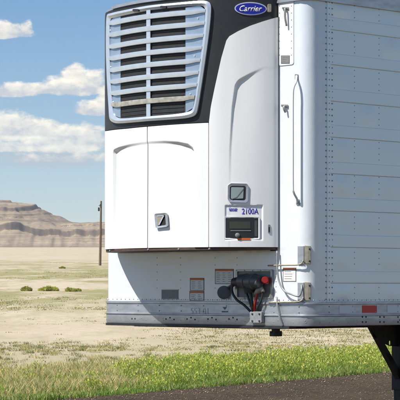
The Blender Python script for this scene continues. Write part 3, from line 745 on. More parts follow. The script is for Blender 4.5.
# rivets on the front rail and lower wall
dk, lt = [], []
a = A_FAR; i = 0
while a < A_J+1.2:
    lt.append((a, ZR+.022)); 
    if i % 2 == 0: lt.append((a, ZB+.03))
    if i % 5 == 0: lt += [(a, ZM+.03), (a, ZR-.028), (a+.05, ZB+.045)]
    a += .055; i += 1
rivets('rivet', TP, lt, .0055, .015, M['rivet'], tr)
for x in (137, 160, 190, 214, 236): pass
for px0 in range(160, 262, 21):
    for dx_, dy_ in ((0, 0), (4, -1.3), (8, .5)): dk.append(TP.px(px0+6+dx_, 319+dy_, .016))
for (x, y) in ((132, 318.6), (135, 318.6)): dk += [TP.px(x, y, .016)]
for x in (362.5, 366, 380, 384, 398):
    for y in (317, 322): dk.append(TP.px(x, y, .016))
a = TP.px(384, 317, .016)[0]
while a < TP.L-.5:
    a += .2; dk += [(a, ZB+.04), (a, ZB+.08), (a+.03, ZB+.04), (a+.03, ZB+.08)]
rivets('bolt', TP, dk, .008, .016, M['undercarriage'], tr)
vt = []
for x in (157, 180.5, 215, 237): 
    for y in (258, 265, 272, 280, 288): vt.append(TP.px(x, y))
for x, y0_, y1_ in ((276, 250, 300), (281.5, 4, 60), (292.5, 8, 60)):
    y = y0_
    while y < y1_: vt.append(TP.px(x, y)); y += 5.2
rivets('rivet', TP, vt, .0055, .001, M['skin'], tr)

# conspicuity tape on the side rail
def tape(x0, x1, mtl, lab):
    bm = bmesh.new(); za = ZM+.022; zb = ZR-.022
    prism(bm, TP, [(x0, za), (x1, za), (x1, zb), (x0, zb)], .0125, .0155)
    obj('reflective_tape', bm, mtl, tr, label=lab)
a1 = TP.px(361, 308)[0]; a2 = TP.px(375.5, 308)[0]; lw = a2-a1; b1 = TP.px(338, 308)[0]; b2 = TP.px(352.5, 308)[0]
tape(b1, b2, M['whitetape'], 'white reflective tape segment'); tape(a1, a2, M['redtape'], 'red reflective tape segment')
a = TP.px(386, 308)[0]; i = 0
while a < TP.L-.5:
    tape(a, a+lw, (M['whitetape'], M['redtape'])[i % 2], ('white', 'red')[i % 2]+' reflective tape segment'); a += lw*1.75; i += 1

# stickers: sheet, coloured header, rows of tiny illegible print
def sticker(x0, y0, x1, y1, o=0, hdr=True, rows=3, cols=2, lab='small white notice with an orange header', base='sticker'):
    bm = bmesh.new(); pxprism(bm, TP, rect(x0-.6, y0-.6, x1+.6, y1+.6), o+.0, o+.002); fr = obj('notice_sticker', bm, M['ink'], tr, label=lab)
    bm = bmesh.new(); pxprism(bm, TP, rect(x0, y0, x1, y1), o+.002, o+.003); obj('sheet', bm, M[base], fr)
    top = y0
    if hdr:
        bm = bmesh.new(); pxprism(bm, TP, rect(x0, y0, x1, y0+1.7), o+.003, o+.004); obj('header', bm, M['orange'], fr); top = y0+2.2
    bm = bmesh.new(); wc = (x1-x0)/cols
    for i in range(rows):
        yy = top+1+(y1-top-1.2)*i/rows
        for j in range(cols):
            xx = x0+1+wc*j; l = (wc-1.8)*random.uniform(.5, 1)
            pxprism(bm, TP, rect(xx, yy, xx+l, yy+.45), o+.003, o+.0038)
    obj('print', bm, M['greylabel'], fr, kind='stuff')
sticker(190.5, 278.5, 203.5, 290, rows=4)
sticker(190, 291.5, 203.5, 300, rows=3)
sticker(215.5, 269.5, 233, 283.5, rows=5, cols=3)
sticker(283.5, 268.2, 295.5, 281, rows=4, cols=1)
bm = bmesh.new(); pxprism(bm, TP, rect(161.5, 289.3, 178, 299.4), 0, .004); p_ = obj('grey_plate', bm, M['greylabel'], tr, label='plain dark grey rectangular plate')
bm = bmesh.new()
for q_ in (rect(161.5, 289.3, 178, 289.9), rect(161.5, 298.8, 178, 299.4)): pxprism(bm, TP, q_, .004, .006)
obj('plate_edge', bm, M['steel'], p_)
bm = bmesh.new(); pxprism(bm, TP, rect(221, 306.2, 228.6, 313.2), .013, .0142); s_ = obj('lift_symbol_plate', bm, M['whitetape'], tr)
bm = bmesh.new(); pxprism(bm, TP, [(222.6, 307), (227, 307), (224.8, 310)], .0142, .0152); pxprism(bm, TP, rect(221.6, 311, 228, 312.4), .0142, .0152); obj('arrow_mark', bm, M['ink'], s_)
text_obj('stencilled_number', '553-01', TP, 190.5, 313.8, 208, 308, .0145, M['rivet'], tr, ext=.0008)

# access plate near the top right of the front wall, latches, notice
def line_strip(name, P, pts, wpx, d0, d1, mtl, parent):
    bm = bmesh.new()
    for (xa_, ya_), (xb_, yb_) in zip(pts[:-1], pts[1:]):
        vx, vy = xb_-xa_, yb_-ya_; l = math.hypot(vx, vy); ox, oy = -vy/l*wpx/2, vx/l*wpx/2
        pxprism(bm, P, [(xa_+ox, ya_+oy), (xb_+ox, yb_+oy), (xb_-ox, yb_-oy), (xa_-ox, ya_-oy)], d0, d1)
    return obj(name, bm, mtl, parent)
bm = bmesh.new(); pxprism(bm, TP, [(278.5, -20), (293.5, -22), (293.5, 64.5), (278.5, 66)], 0, .006, 2.5); ap = obj('access_plate', bm, M['white'], tr, bevel=.002)
rivets('rivet', TP, [TP.px(292, y) for y in range(-15, 62, 7)]+[TP.px(280, y) for y in range(-15, 62, 7)], .005, .006, M['rivet'], ap)
def latch(x, y, hgt, nm='wall_latch'):
    bm = bmesh.new(); pxprism(bm, TP, rect(x-3, y, x+3, y+2.2), 0.004, .018); lt_ = obj(nm, bm, M['steel'], tr, bevel=.002)
    a_, z_ = TP.px(x+1, y+2, .02); a2_, z2_ = TP.px(x+2, y+hgt, .02)
    bm = bmesh.new(); tube(bm, smoothpts([TP.at(a_-.02, z_, .01), TP.at(a_, z_, .03), TP.at(a_+.005, (z_+z2_)/2, .035), TP.at(a2_, z2_, .024)]), .0085, 8); obj('lever', bm, M['steel'], lt_, smooth=True)
    return lt_
latch(285, 7, 19); bm = bmesh.new()
latch(284, 104.5, 8)
sticker(281.5, 56, 289, 63, .006, hdr=False, rows=3, cols=1, lab='small grey notice plate on the access plate', base='greylabel')
# tall grab rail
rod = [(296.5, 76, .004), (296, 82, .04), (293.5, 88, .07), (292.8, 100, .075), (292.8, 140, .075), (292.8, 184, .075), (293.5, 192, .07), (297, 199, .03), (297.5, 203, .004)]
bm = bmesh.new(); tube(bm, smoothpts([TP.at(*TP.px(x, y, d), d) for x, y, d in rod], 5), .009, 10); gr = obj('grab_rail', bm, M['white'], tr, smooth=True)
for (x, y) in ((296.3, 77), (297.5, 202)):
    bm = bmesh.new(); pxprism(bm, TP, rect(x-1.6, y-3, x+1.6, y+3), 0, .008, 1); obj('mount', bm, M['steel'], gr, bevel=.002)
# corner brackets
for y0_, y1_ in ((246, 264), (282.5, 301)):
    bm = bmesh.new(); pxprism(bm, TP, [(297.5, y0_), (303.8, y0_-.3), (303.8, y1_), (297.5, y1_+.3)], 0, .012); cb = obj('corner_bracket', bm, M['rail'], tr, bevel=.002)
    bm = bmesh.new(); pxprism(bm, TP, [(304.5, y0_-.6), (311, y0_), (311, y1_), (304.5, y1_-.5)], 0, .02); obj('bracket_plate', bm, M['tan_steel'], cb, bevel=.003)
    rivets('bolt', TP, [TP.px(309.3, y0_+3), TP.px(309.3, y1_-3)], .008, .02, M['darksteel'], cb)
for y in (265.2, 302.2):
    bm = bmesh.new(); tube(bm, smoothpts([TP.at(*TP.px(xx_, yy_, .03), .03) for xx_, yy_ in ((268, y+.4), (285, y), (297, y-.3), (302, y-2), (303.3, y-5))], 4), .006, 8); obj('retaining_rod', bm, M['tan_steel'], tr, smooth=True)
bm = bmesh.new(); g_a = TP.px(274.6, 100)[0]; boxed(bm, TP, g_a-.02, g_a+.016, TP.px(275, 251)[1], ZT-.02, 0, .03, 2); obj('shadow_gap_strip', bm, M['seam'], tr)  # black strip standing in for the shadow gap along the unit's edge
# added grey tubes standing in for curved bands of shade on the front wall
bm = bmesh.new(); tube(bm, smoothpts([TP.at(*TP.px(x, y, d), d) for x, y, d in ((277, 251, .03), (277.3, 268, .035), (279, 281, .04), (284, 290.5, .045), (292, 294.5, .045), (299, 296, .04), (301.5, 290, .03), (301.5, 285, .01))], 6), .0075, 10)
obj('shade_band_tube', bm, M['clear'], tr, smooth=True)
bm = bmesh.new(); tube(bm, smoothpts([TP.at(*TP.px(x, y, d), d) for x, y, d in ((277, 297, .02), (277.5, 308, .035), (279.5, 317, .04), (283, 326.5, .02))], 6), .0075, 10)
obj('shade_band_tube', bm, M['clear'], tr, smooth=True)

# electrical and air connection box
bx0, by0, bx1, by1 = 235.5, 269.5, 272.5, 299
o_ = pxs(TP, rounded(rect(bx0, by0, bx1, by1), 1.2, 2), .012); i_ = pxs(TP, rounded(rect(bx0+2, by0+2, bx1-2, by1-2), .8, 2), .012)
bm = bmesh.new(); ring(bm, TP, o_, i_, 0, .016); conn = obj('connection_box', bm, M['steel'], tr, bevel=.002)
bm = bmesh.new(); pxprism(bm, TP, rect(bx0+1.8, by0+1.8, bx1-1.8, by1-1.8), .001, .004); obj('back_plate', bm, M['greylabel'], conn)
rivets('bolt', TP, [TP.px(x, y) for x in (238, 246, 254, 262, 270.6) for y in (270.6, 298)], .006, .016, M['rivet'], conn)
def P3(x, y, d): return TP.at(*TP.px(x, y, d), d)
# round socket barrel lying along the wall, with ribs
bm = bmesh.new(); b0_, b1_ = P3(240, 281, .07), P3(260.5, 282, .07)
rad = [.0, .045, .058, .058, .064, .064, .058, .066, .066, .058, .045, .0]; tt = [0, 0.001, .06, .25, .26, .36, .37, .55, .7, .71, .98, 1]
tube(bm, [b0_.lerp(b1_, t) for t in tt], [max(r_, .002) for r_ in rad], 20); obj('socket_barrel', bm, M['greyplastic'], conn, smooth=True, autos=40)
bm = bmesh.new(); tube(bm, [P3(234, 282, .05), P3(241, 282, .06)], [.035, .045], 14); tube(bm, [P3(249, 287, .06), P3(250, 293, .055)], [.05, .042], 14); obj('socket_neck', bm, M['hose'], conn, smooth=True, autos=40)
# round cover hanging at the left, facing out
c0 = P3(224, 292.5, .02); c1 = P3(224, 292.5, .06)
bm = bmesh.new(); tube(bm, [c0, c0.lerp(c1, .1), c0.lerp(c1, .62), c0.lerp(c1, .66)], [.050, .056, .056, .035], 24); rc = obj('socket_cover', bm, M['greyplastic'], conn, smooth=True, autos=35)
bm = bmesh.new(); tube(bm, [P3(229, 288, .05), P3(233, 285, .06), P3(236, 282, .06)], .016, 8); obj('cover_arm', bm, M['hose'], conn, smooth=True)
# red gladhand
bm = bmesh.new(); g0 = P3(265, 280, .03); g1 = P3(265, 280, .085); tube(bm, [g0, g0.lerp(g1, .55), g0.lerp(g1, .6), g1], [.022, .024, .030, .024], 18); hexa(bm, P3(266, 284, .02), (P3(269.5, 284, .02)-P3(266, 284, .02)), nF*.04, Vector((0, 0, .055))); obj('red_coupling', bm, M['red'], conn, smooth=True, autos=30)
bm = bmesh.new(); tube(bm, [P3(262, 288, .04), P3(257.5, 291, .055), P3(256, 294, .05)], [.026, .022, .02], 10); tube(bm, [P3(259, 284, .04), P3(263, 292, .05)], [.02, .018], 8); obj('brass_elbow', bm, M['tan_steel'], conn, smooth=True)
for nm, pp, m_, r_ in (('cable', [(232.5, 283, .06), (232, 291, .07), (236, 299, .075), (244, 305, .06), (250, 311, .04), (252, 314, .03)], 'hose', .0105),
                       ('cable', [(250.5, 292, .055), (251.5, 300, .06), (252.5, 307, .055), (253.5, 313, .03)], 'hose', .013),
                       ('cable', [(246, 291, .05), (249, 300, .06), (251.5, 307, .05), (252.5, 313, .03)], 'hose', .009),
                       ('air_hose', [(257.5, 293, .055), (255.8, 300, .06), (255, 306, .055), (255, 313, .03)], 'red', .0115),
                       ('cable', [(263, 292, .05), (261, 301, .055), (258, 307, .05), (257, 313, .03)], 'hose', .008)):
    bm = bmesh.new(); tube(bm, smoothpts([P3(*p_) for p_ in pp], 6), r_, 8); obj(nm, bm, M[m_], conn, smooth=True)
bm = bmesh.new(); pxprism(bm, TP, rect(249.5, 311.5, 261.5, 323), .014, .05, 1.2); jb = obj('junction_box', bm, M['clear'], tr, bevel=.004)
bm = bmesh.new(); 
for x in (252, 259):
    for y in (314, 321): bm = bmesh.new(); pxprism(bm, TP, rect(x-.7, y-.7, x+.7, y+.7), .05, .055); obj('screw', bm, M['darksteel'], jb)

# landing gear: two legs with braces
lg0 = []
def tpos(q_, s_, z_): return CN+uL*q_+vB*s_+Vector((0, 0, z_))
def seam_px(q_, x):  # distance back along the trailer at which a line inset q_ shows at column x
    k_ = (x-200)/F; return (k_*(CN.y+uL.y*q_)-(CN.x+uL.x*q_))/(vB.x-k_*vB.y)
for q_ in (2.30, .30):
    sL = seam_px(2.38, 391.5)
    bm = bmesh.new(); hexa(bm, tpos(q_-.08, sL, .42), uL*.16, vB*.16, Vector((0, 0, ZB-.45))); hexa(bm, tpos(q_-.065, sL+.015, .06), uL*.13, vB*.13, Vector((0, 0, .40)))
    leg = obj('landing_leg', bm, M['undercarriage'], tr, bevel=.006)
    bm = bmesh.new(); hexa(bm, tpos(q_-.15, sL-.07, .012), uL*.30, vB*.30, Vector((0, 0, .03))); hexa(bm, tpos(q_-.09, sL, .042), uL*.18, vB*.16, Vector((0, 0, .05))); obj('foot', bm, M['undercarriage'], leg, bevel=.005)
    sT = seam_px(2.30, 366.5); YZ = CN.y+uL.y*2.3+vB.y*3.3
    bm = bmesh.new(); zlow = CAM_H-(377-HY)/F*YZ
    a_ = tpos(q_-.03, sT, ZB); b_ = tpos(q_-.03, sL+.02, zlow)
    v = [bm.verts.new(p_) for p_ in (a_+vB*-.02, a_+vB*.035, b_+Vector((0, 0, .03))+vB*.0, b_-Vector((0, 0, .06)))]
    f = bm.faces.new(v); r = bmesh.ops.extrude_face_region(bm, geom=[f]); bmesh.ops.translate(bm, vec=uL*.06, verts=[g for g in r['geom'] if isinstance(g, bmesh.types.BMVert)])
    obj('brace', bm, M['undercarriage'], leg)
    # gusset plate with a hole
    bm = bmesh.new(); sG = seam_px(2.3, 373.5); zt = ZB; z1 = CAM_H-(337.5-HY)/F*YZ; z2 = CAM_H-(347.5-HY)/F*YZ; sH = seam_px(2.3, 389.6); zh = CAM_H-(343.5-HY)/F*YZ
    outer = [(sT, zt), (sG, z1), (seam_px(2.3, 383), CAM_H-(343.3-HY)/F*YZ), (sH, z2+.01), (sL+.05, z2), (sL+.05, zt)]
    outer = subdiv(outer, .012); inner = []
    for (s_, z_) in outer:
        an = math.atan2(z_-zh, s_-sH); inner.append((sH+math.cos(an)*.016, zh+math.sin(an)*.026))
    for dq in (0, .012): pass
    fo = [bm.verts.new(tpos(q_-.006, s_, z_)) for s_, z_ in outer]; fi = [bm.verts.new(tpos(q_-.006, s_, z_)) for s_, z_ in inner]
    go = [bm.verts.new(tpos(q_+.006, s_, z_)) for s_, z_ in outer]; gi = [bm.verts.new(tpos(q_+.006, s_, z_)) for s_, z_ in inner]
    n = len(outer)
    for i in range(n):
        j = (i+1) % n
        for quad in ((fo[i], fo[j], fi[j], fi[i]), (go[j], go[i], gi[i], gi[j]), (fo[j], fo[i], go[i], go[j]), (fi[i], fi[j], gi[j], gi[i])): bm.faces.new(quad)
    obj('gusset', bm, M['undercarriage'], leg)
bm = bmesh.new(); hexa(bm, tpos(.38, sL+.03, .72), uL*1.84, vB*.08, Vector((0, 0, .08))); obj('cross_shaft', bm, M['undercarriage'], tr)
# floor crossmembers, slider and wheels at the rear
bm = bmesh.new(); s_ = 1.6
while s_ < TL-.3: hexa(bm, tpos(.06, s_, ZB+.002), uL*(TW-.12), vB*.05, Vector((0, 0, .03))); s_ += .3
obj('crossmembers', bm, M['undercarriage'], tr)
bm = bmesh.new()
for q_ in (.75, 1.75): hexa(bm, tpos(q_, 10.6, .78), uL*.1, vB*4.6, Vector((0, 0, .34)))
obj('wheel_frame', bm, M['undercarriage'], tr)
for sA in (11.9, 13.15):
    bm = bmesh.new(); tube(bm, [tpos(.2, sA, .52), tpos(2.4, sA, .52)], .06, 10); obj('axle', bm, M['undercarriage'], tr)
    for q_ in (.05, .38, 1.94, 2.27):
        bm = bmesh.new(); tube(bm, [tpos(q_, sA, .52), tpos(q_+.03, sA, .52), tpos(q_+.25, sA, .52), tpos(q_+.28, sA, .52)], [.47, .51, .51, .47], 32); wh = obj('wheel', bm, M['tyre'], tr, smooth=True, autos=30)
        bm = bmesh.new(); tube(bm, [tpos(q_-.012, sA, .52), tpos(q_+.29, sA, .52)], [.28, .28], 24); obj('rim', bm, M['steel'], wh)

# ================================================================== COOLING UNIT (part of the trailer)
U = UPth; ZU0 = U.px(147, 250.6)[1]
zb_at = lambda a: ZU0
UT = U.px(147, 2.6)[1]                                # top of the shell
aL = U.px(104.8, 200)[0]; aR = U.L-.012; aD = U.px(147.3, 200)[0]; aE = U.px(208.8, 200)[0]
a_end = .012
bm = bmesh.new(); slab(bm, U, 0.0, U.L, lambda a: ZU0+.02, lambda a: UT-.03, -.30, -.037, 80, 2)
unit = obj('refrigeration_unit', bm, M['seamgap'], tr, smooth=True, autos=40)
# closed bottom and top plates
def plate(z0, z1, dd, mtl, nm):
    bm = bmesh.new(); v = [bm.verts.new(U.at(a, z0, dd)) for a in np.linspace(0, U.L, 70)]; f = bm.faces.new(v)
    r = bmesh.ops.extrude_face_region(bm, geom=[f]); bmesh.ops.translate(bm, vec=(0, 0, z1-z0), verts=[g for g in r['geom'] if isinstance(g, bmesh.types.BMVert)]); return obj(nm, bm, mtl, unit)
plate(ZU0+.000, ZU0+.02, -.010, M['brown'], 'bottom_pan')
plate(UT-.03, UT-.012, -.03, M['black'], 'top_pan')
# boundary between the black shroud and the white panels, as (path distance, height)
bpx = [(103, 131.0), (108, 130.4), (128, 128.2), (147, 126.3), (175, 124.1), (208, 122.3)]
bs = [U.px(x, y) for x, y in bpx]; bsA = [b[0] for b in bs]; bsZ = [b[1] for b in bs]
def zbound(a): return float(np.interp(a, bsA, bsZ))
gap = .011
# white doors with sunken fields
def s01(t): t = min(1, max(0, t)); return t*t*(3-2*t)
aCL = U.px(113.2, 150)[0]; aCR = U.px(194, 150)[0]
zc = [U.px(x, y) for x, y in ((111.5, 153), (114, 149), (119, 146.5), (130, 143.5), (140, 141.8), (152, 140.6), (165, 140.2), (178, 141.2), (188, 143.4), (192.5, 147), (194.5, 152))]
zcA = [q_[0] for q_ in zc]; zcZ = [q_[1] for q_ in zc]
def recess(a, z):
    top = float(np.interp(a, zcA, zcZ))
    inx = min(s01((a-aCL+.006)/.017), s01((aCR+.008-a)/.017))
    inz = s01((top-z)/.030)
    mid = (aCL+aCR)/2; lat = min(1, abs(a-mid)/(.5*(aCR-aCL))); lat = .25+.75*lat**1.6
    down = 1-.85*s01((top-z)/1.3)
    return -.030*inx*inz*lat*down
for (x0_, x1_, aa, bb) in ((104.8, 147, a_end, aD-gap/2), (147.5, 208.5, aD+gap/2, aE-gap/2)):
    bm = bmesh.new(); lo_a = aa if aa > .1 else U.px(104.8, 200)[0]-.10
    slab(bm, U, lo_a, bb, lambda a: ZU0+.022, lambda a: zbound(a)-.004, -.045, 0, 130, 230, recess)
    obj('door_panel', bm, M['unit_white'], unit, smooth=True, autos=32)
# far side panel (mirror of the near one), mostly hidden
bm = bmesh.new(); slab(bm, U, a_end, U.px(104.8, 200)[0]-.10-gap, lambda a: ZU0+.022, lambda a: UT-.25, -.05, 0, 20, 4); obj('corner_panel', bm, M['unit_white'], unit, smooth=True, autos=32)
# near corner panel: rises to the sloping black shroud
cpx = [(208.9, 122), (211.2, 107), (215, 88), (221.5, 58), (226.5, 40.5), (229.5, 36.4), (238, 31.4), (250, 26), (262, 21.8), (276, 17.5)]
cs = [U.px(x, y) for x, y in cpx]; cA = [c_[0] for c_ in cs]; cZ = [c_[1] for c_ in cs]
cA[0] = aE+gap/2+.0005
fA = float(np.interp(1, [0, 1], [0, 1]))
rp = [U.px(x, y) for x, y in ((228, 205), (229, 150), (231.5, 108), (234.5, 86), (237.5, 80), (250, 73), (264, 66))]
rl = sorted([(z_, a_) for a_, z_ in rp[:5]]); rlZ = [r_[0] for r_ in rl]; rlA = [r_[1] for r_ in rl]
rt_ = rp[4:]; rtA = [r_[0] for r_ in rt_]; rtZ = [r_[1] for r_ in rt_]
def recess2(a, z):
    la = float(np.interp(z, rlZ, rlA)); tz = float(np.interp(a, rtA, rtZ, left=rtZ[0]+.0))
    inx = s01((a-la)/.022); inz = s01((tz-z)/.030)
    fade = 1-.95*s01((a-rtA[0])/(rtA[-1]-rtA[0])*.95); down = 1-.9*s01((rtZ[0]-z)/.9)
    # merges out again towards the edge of the panel
    return -.015*inx*inz*max(.0, fade)*down
def corner_top(a): return float(np.interp(a, cA, cZ))
# control field: a shallow moulded recess round the display
w0 = U.px(226, 184); w1 = U.px(260, 184)
def ctrl(a, z):
    r = recess2(a, z)
    a0_, zt_ = U.px(224.8, 205.0); a1_, zb_ = U.px(263, 240.5)
    k_ = min(s01((a-a0_)/.012), s01((a1_-a)/.012), s01((zt_-z)/.012), s01((z-zb_)/.012))
    return r-.008*k_*1.0
bm = bmesh.new()
def corner_fine(bm):
    na, nz = 130, 260
    slab(bm, U, aE+gap/2, aR, lambda a: ZU0+.022, corner_top, -.05, .012, na, nz, ctrl)
corner_fine(bm)
cp = obj('corner_panel', bm, M['unit_white'], unit, smooth=True, autos=32)
# black shroud above: everything over the boundary, with a rounded upper left corner
def black_lo(a):
    if a < cA[0]: return zbound(a)+.002
    return min(corner_top(a), UT-.06)-.01
aSil = float(U.s[int(np.argmin(U.px_x))])
def black_hi(a): return UT-.125*(1-min(1, max(0, (a-aSil+.02)/.12)))**2.2
bm = bmesh.new(); slab(bm, U, a_end, U.L-.001, lambda a: (zbound(a)+.002 if a > U.px(104.8, 60)[0]-.1 else UT-.245) if a < cA[0] else black_lo(a), black_hi, -.05, .0, 220, 6)
# opening for the grille is made by setting the shroud face back behind the coil; frame stands proud
obj('shroud', bm, M['black'], unit, smooth=True, autos=35)
# grille frame (bright rounded ring)
fo_px = [(106.6, 17.5), (112.5, 12.8), (147, 5.8), (175, 2.9), (204, .8), (210.8, 5.5), (209.5, 28), (205.5, 58), (201, 88), (196.5, 113.0), (188, 117.8), (170, 119.6), (147, 121.2), (118, 123.4), (110, 119.5), (108.6, 106), (107, 80), (106, 50)]
fi_px = [(109.6, 21.5), (114, 17.5), (147, 10.6), (175, 7.2), (200, 5.6), (205, 9.5), (204, 28), (200.5, 58), (196.5, 88), (192.6, 108.5), (185, 112.6), (170, 114.6), (147, 116.4), (121, 118.4), (113.6, 115), (112, 104), (110.2, 80), (109.2, 50)]
def ccl(pts, n):  # closed smooth curve
    P_ = [Vector(p) for p in pts]; m_ = len(P_); out = []
    for i in range(m_):
        p0, p1, p2, p3 = P_[i-1], P_[i], P_[(i+1) % m_], P_[(i+2) % m_]
        c1_, c2_ = p1+(p2-p0)*.12, p2-(p3-p1)*.12
        for k in range(n):
            t = k/n; out.append(tuple(p1*(1-t)**3+c1_*3*t*(1-t)**2+c2_*3*t*t*(1-t)+p2*t**3))
    return out
fo = pxs(U, ccl(fo_px, 6), .02); fi = pxs(U, ccl(fi_px, 6), .02)
mid = [((a_+c_)/2, (b_+d_)/2) for (a_, b_), (c_, d_) in zip(fo, fi)]
bm = bmesh.new(); ring(bm, U, fo, mid, .001, .022, .030); ring(bm, U, mid, fi, .001, .030, .018)
gf = obj('grille_frame', bm, M['slat'], unit, smooth=True, autos=50)
# dark coil sheet, light side plates, mullion and slats in front of the shroud face
bm = bmesh.new(); prism(bm, U, pxs(U, ccl(fo_px, 2), 0), .0005, .003)
bm.free(); bm = bmesh.new()
fiA = [p_[0] for p_ in fi]
def inner_span(x, top):
    k_ = [(p_, q_) for p_, q_ in ccl(fi_px, 10)]
    ys_ = [b_ for a_, b_ in k_ if abs(a_-x) < 1.6]
    if not ys_: return None
    return (min(ys_) if top else max(ys_))
def vstrip(x0, x1, d0, d1, mtl, nm, n=4, yo=0):
    bm = bmesh.new(); tops, bots, aa_ = [], [], []
    for i in range(n+1):
        x = x0+(x1-x0)*i/n; tx_ = inner_span(x, True); bx_ = inner_span(x, False)
        a_, zt_ = U.px(x, tx_-1.2+yo, d1); _, zb_ = U.px(x, bx_+1.2-yo, d1); aa_.append(a_); tops.append(zt_); bots.append(zb_)
    slab(bm, U, aa_[0], aa_[-1], lambda a: float(np.interp(a, aa_, bots)), lambda a: float(np.interp(a, aa_, tops)), d0, d1, n*2, 2)
    return obj(nm, bm, mtl, unit, smooth=True, autos=35)
vstrip(110.8, 203.5, .0015, .004, M['coil'], 'coil', 24)
# fine coil lines
bm = bmesh.new()
for i in range(26):
    y = 14+i*4.0; a0_, z_ = U.px(147, y); boxed(bm, U, U.px(122, y)[0], U.px(184, y)[0], z_, z_+.006, .004, .008, 10)
obj('coil_tubes', bm, M['darksteel'], unit)
for pl in ([(109.4, 22), (114, 17.5), (120.5, 16), (120.5, 117.8), (114.5, 115.5), (111.6, 104), (110, 80), (109, 50)], [(185.5, 7.5), (200, 5.6), (205, 9.5), (204.2, 28), (200.7, 58), (196.7, 88), (192.8, 108), (185.5, 112.5)]):
    bm = bmesh.new(); prism(bm, U, pxs(U, pl, .01), .004, .010); obj('side_plate', bm, M['fin'], unit)
vstrip(146.3, 150.2, .012, .020, M['slat'], 'mullion', 2, .5)
for i in range(8):
    zc_ = U.px(148, 17+12.05*i)[1]
    # ends follow the frame
    yl = 27.4+11.2*i; yr = 12.5+12.6*i
    xl = 108.6+ (3.0*max(0, i-4)/3); xr = np.interp(yr, [8, 28, 58, 88, 108], [205.5, 204.6, 201, 197, 193])
    a0_ = U.px(xl, yl, .02)[0]; a1_ = U.px(xr, yr, .02)[0]
    bm = bmesh.new(); n = 40; cols = []
    pr = [(-.023, .014), (-.020, .025), (.008, .0285), (.020, .0278), (.021, .012)]
    for k in range(n+1):
        a = a0_+(a1_-a0_)*k/n; e = min(k, n-k)/n; g_ = .35+.65*s01(e/.12) if True else 1
        cols.append([bm.verts.new(U.at(a, zc_+zz_*(g_ if zz_ < 0 else 1), dd_*(.75+.25*g_))) for zz_, dd_ in pr])
    for k in range(n):
        for j in range(len(pr)): bm.faces.new((cols[k][j], cols[k+1][j], cols[k+1][(j+1) % len(pr)], cols[k][(j+1) % len(pr)]))
    bm.faces.new(cols[0]); bm.faces.new(cols[-1][::-1])
    obj('grille_slat', bm, M['tan'] if i == 7 else M['slat'], unit, smooth=True, autos=25, label='dusty tan lowest slat' if i == 7 else None)
rivets('rivet', U, [U.px(x, y) for x, y in ((111.5, 30.5), (112, 67), (114.5, 102), (198.5, 18.5), (195, 56), (191, 94))], .008, .011, M['slat'], unit)
bm = bmesh.new()
for x, y in ((135.5, 10.2), (163, 7.0)):
    bm = bmesh.new(); pxprism(bm, U, rect(x-3, y-1.2, x+3, y+1.2), .018, .036, 1); obj('grille_clip', bm, M['darksteel'], unit)
# dusty silver deflector on top
A0_, Zt0 = U.px(113, 5.5); A1_ = U.px(215, 0)[0]
bm = bmesh.new(); slab(bm, U, A0_, A1_, lambda a: UT+.002, lambda a: UT+.026, -.03, .012, 40, 2)
obj('top_deflector', bm, M['rail'], unit, smooth=True, autos=35)
# badge
def ell(cx, cy, rx, ry, rot=0, n=40): return [(cx+rx*math.cos(2*math.pi*k/n), cy+ry*math.sin(2*math.pi*k/n)+rot*rx*math.cos(2*math.pi*k/n)) for k in range(n)]
bm = bmesh.new(); prism(bm, U, pxs(U, ell(250.7, 8.6, 16.2, 6.6, .02), .006), 0, .006); bd = obj('oval_badge', bm, M['logo_silver'], unit)
bm = bmesh.new(); prism(bm, U, pxs(U, ell(250.7, 8.6, 15.0, 5.5, .02), .008), .006, .0085); obj('badge_field', bm, M['logo_blue'], bd)
text_obj('badge_lettering', 'Carrier', U, 239.5, 11.4, 262.3, 5.4, .009, M['sticker'], bd, shear=.35, bold=.012, ext=.0008)
# corner hinge block
bm = bmesh.new(); pxprism(bm, U, rect(268, 4, 271.5, 12), .0, .02, 1); obj('hinge_block', bm, M['tan_steel'], unit, bevel=.002)
# flush handle with grey lens on the corner panel
hb = rounded([(227.8, 185.5), (231, 183.2), (247, 183.6), (248.6, 186), (248.0, 200.8), (246, 202.6), (229.5, 202.0), (227.6, 199)], .8, 2)
hi_ = rounded([(229.8, 187.0), (232, 185.8), (245, 186), (246.2, 187.5), (245.7, 199.3), (244.4, 200.4), (231, 200.0), (229.6, 198.5)], .8, 2)
bm = bmesh.new(); ring(bm, U, pxs(U, hb, .02), pxs(U, hi_, .02), .008, .020, .016); hf = obj('flush_handle', bm, M['rail'], unit, smooth=True, autos=35)
bm = bmesh.new(); pxprism(bm, U, insetp(hi_, -.6), .010, .0135); obj('recess_plate', bm, M['darksteel'], hf)
bm = bmesh.new(); pxprism(bm, U, [(231.2, 187.3), (243.8, 187.5), (243.4, 198.6), (235.5, 199), (231, 198.8)], .0135, .018, .8); obj('paddle', bm, M['lens'], hf, bevel=.002)
line_strip('paddle_edge', U, [(231.8, 199), (236.5, 197.2), (243.2, 189)], .8, .018, .020, M['steel'], hf)
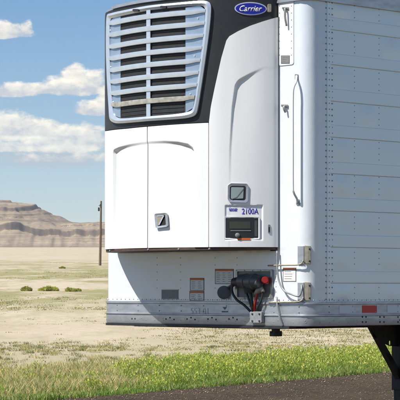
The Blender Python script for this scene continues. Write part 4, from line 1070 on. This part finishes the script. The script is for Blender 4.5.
# display recess with screen, status bar, key knob and orange label
bm = bmesh.new(); pxprism(bm, U, rounded(rect(225.3, 217.6, 258.6, 238.2), .8, 3), .004, .0062, 0); db = obj('control_display', bm, M['black'], unit)
o_ = pxs(U, rounded(rect(224.6, 216.7, 259.6, 239.0), 1.2, 3), .01); i_ = pxs(U, rounded(rect(225.6, 218.0, 258.4, 238.0), .8, 3), .01)
bm = bmesh.new(); ring(bm, U, o_, i_, .0, .012, .009); obj('bezel', bm, M['unit_white'], db, smooth=True, autos=40)
bm = bmesh.new(); pxprism(bm, U, rect(229.5, 221.6, 250.5, 228.8), .0062, .0085); obj('screen', bm, M['screen'], db, bevel=.001)
bm = bmesh.new(); pxprism(bm, U, rect(230.5, 230.2, 251, 231.1), .0062, .009); obj('status_bar', bm, M['greylabel'], db)
bm = bmesh.new(); c_ = U.px(237.5, 235.3, .01); tube(bm, [U.at(c_[0], c_[1], .006), U.at(c_[0], c_[1], .022), U.at(c_[0], c_[1], .026)], [.020, .018, .010], 16); obj('key_knob', bm, M['greylabel'], db, smooth=True, autos=40)
bm = bmesh.new(); pxprism(bm, U, rect(237.5, 238.0, 250.5, 240.0), .010, .0135); obj('orange_label', bm, M['orange'], db)
bm = bmesh.new(); pxprism(bm, U, rect(254.6, 220.5, 257.4, 236.5), .0062, .0075); obj('key_strip', bm, M['greyplastic'], db)
text_obj('model_lettering', '2100A', U, 241.8, 214.2, 258.6, 208.3, .0042, M['ink_blue'], unit, bold=.012, ext=.0004)
bm = bmesh.new()
for yy_, segs in ((208.4, ((229, 230.4), (230.9, 232.6), (233.1, 234.2), (234.7, 237.2))), (210.0, ((229.4, 231.8), (232.3, 233.4), (233.9, 236.8)))):
    for p0_, p1_ in segs: pxprism(bm, U, rect(p0_, yy_, p1_, yy_+.9), .002, .0055)
obj('small_blue_print', bm, M['ink_blue'], unit)
bm = bmesh.new(); pxprism(bm, U, rect(268.2, 224.5, 270.2, 233), .012, .016, .6); sv = obj('side_vent', bm, M['steel'], unit)
bm = bmesh.new(); pxprism(bm, U, rect(268.6, 227, 269.8, 232), .016, .0175); obj('vent_slot', bm, M['seam'], sv)
# door latch: square frame with a slanted paddle
lf_o = rounded([(154.2, 213.8), (166.4, 212.6), (167.6, 226.6), (155.6, 228.4)], 1.8, 4); lf_i = rounded([(156.2, 215.6), (164.8, 214.7), (165.6, 225.0), (157.2, 226.3)], 1.2, 4)
bm = bmesh.new(); ring(bm, U, pxs(U, lf_o, .014), pxs(U, lf_i, .014), .0, .014, .010); lf_ = obj('door_latch', bm, M['rail'], unit, smooth=True, autos=35)
bm = bmesh.new(); pxprism(bm, U, insetp(lf_i, -.5), .001, .004); obj('latch_recess', bm, M['seam'], lf_)
bm = bmesh.new(); pxprism(bm, U, [(156.6, 215.6), (163.5, 215.4), (158.6, 225.4), (157.2, 225.6)], .004, .010); obj('paddle', bm, M['tan_steel'], lf_)
line_strip('paddle_edge', U, [(157.0, 216.1), (163.6, 215.6), (158.9, 225)], .9, .010, .013, M['logo_silver'], lf_)
# rubber bumper row under the doors
rivets('bolt', U, [(U.px(x, 252)[0], ZU0+.008) for x in (109, 147.3, 178, 209)], .009, -.008, M['clear'], unit)
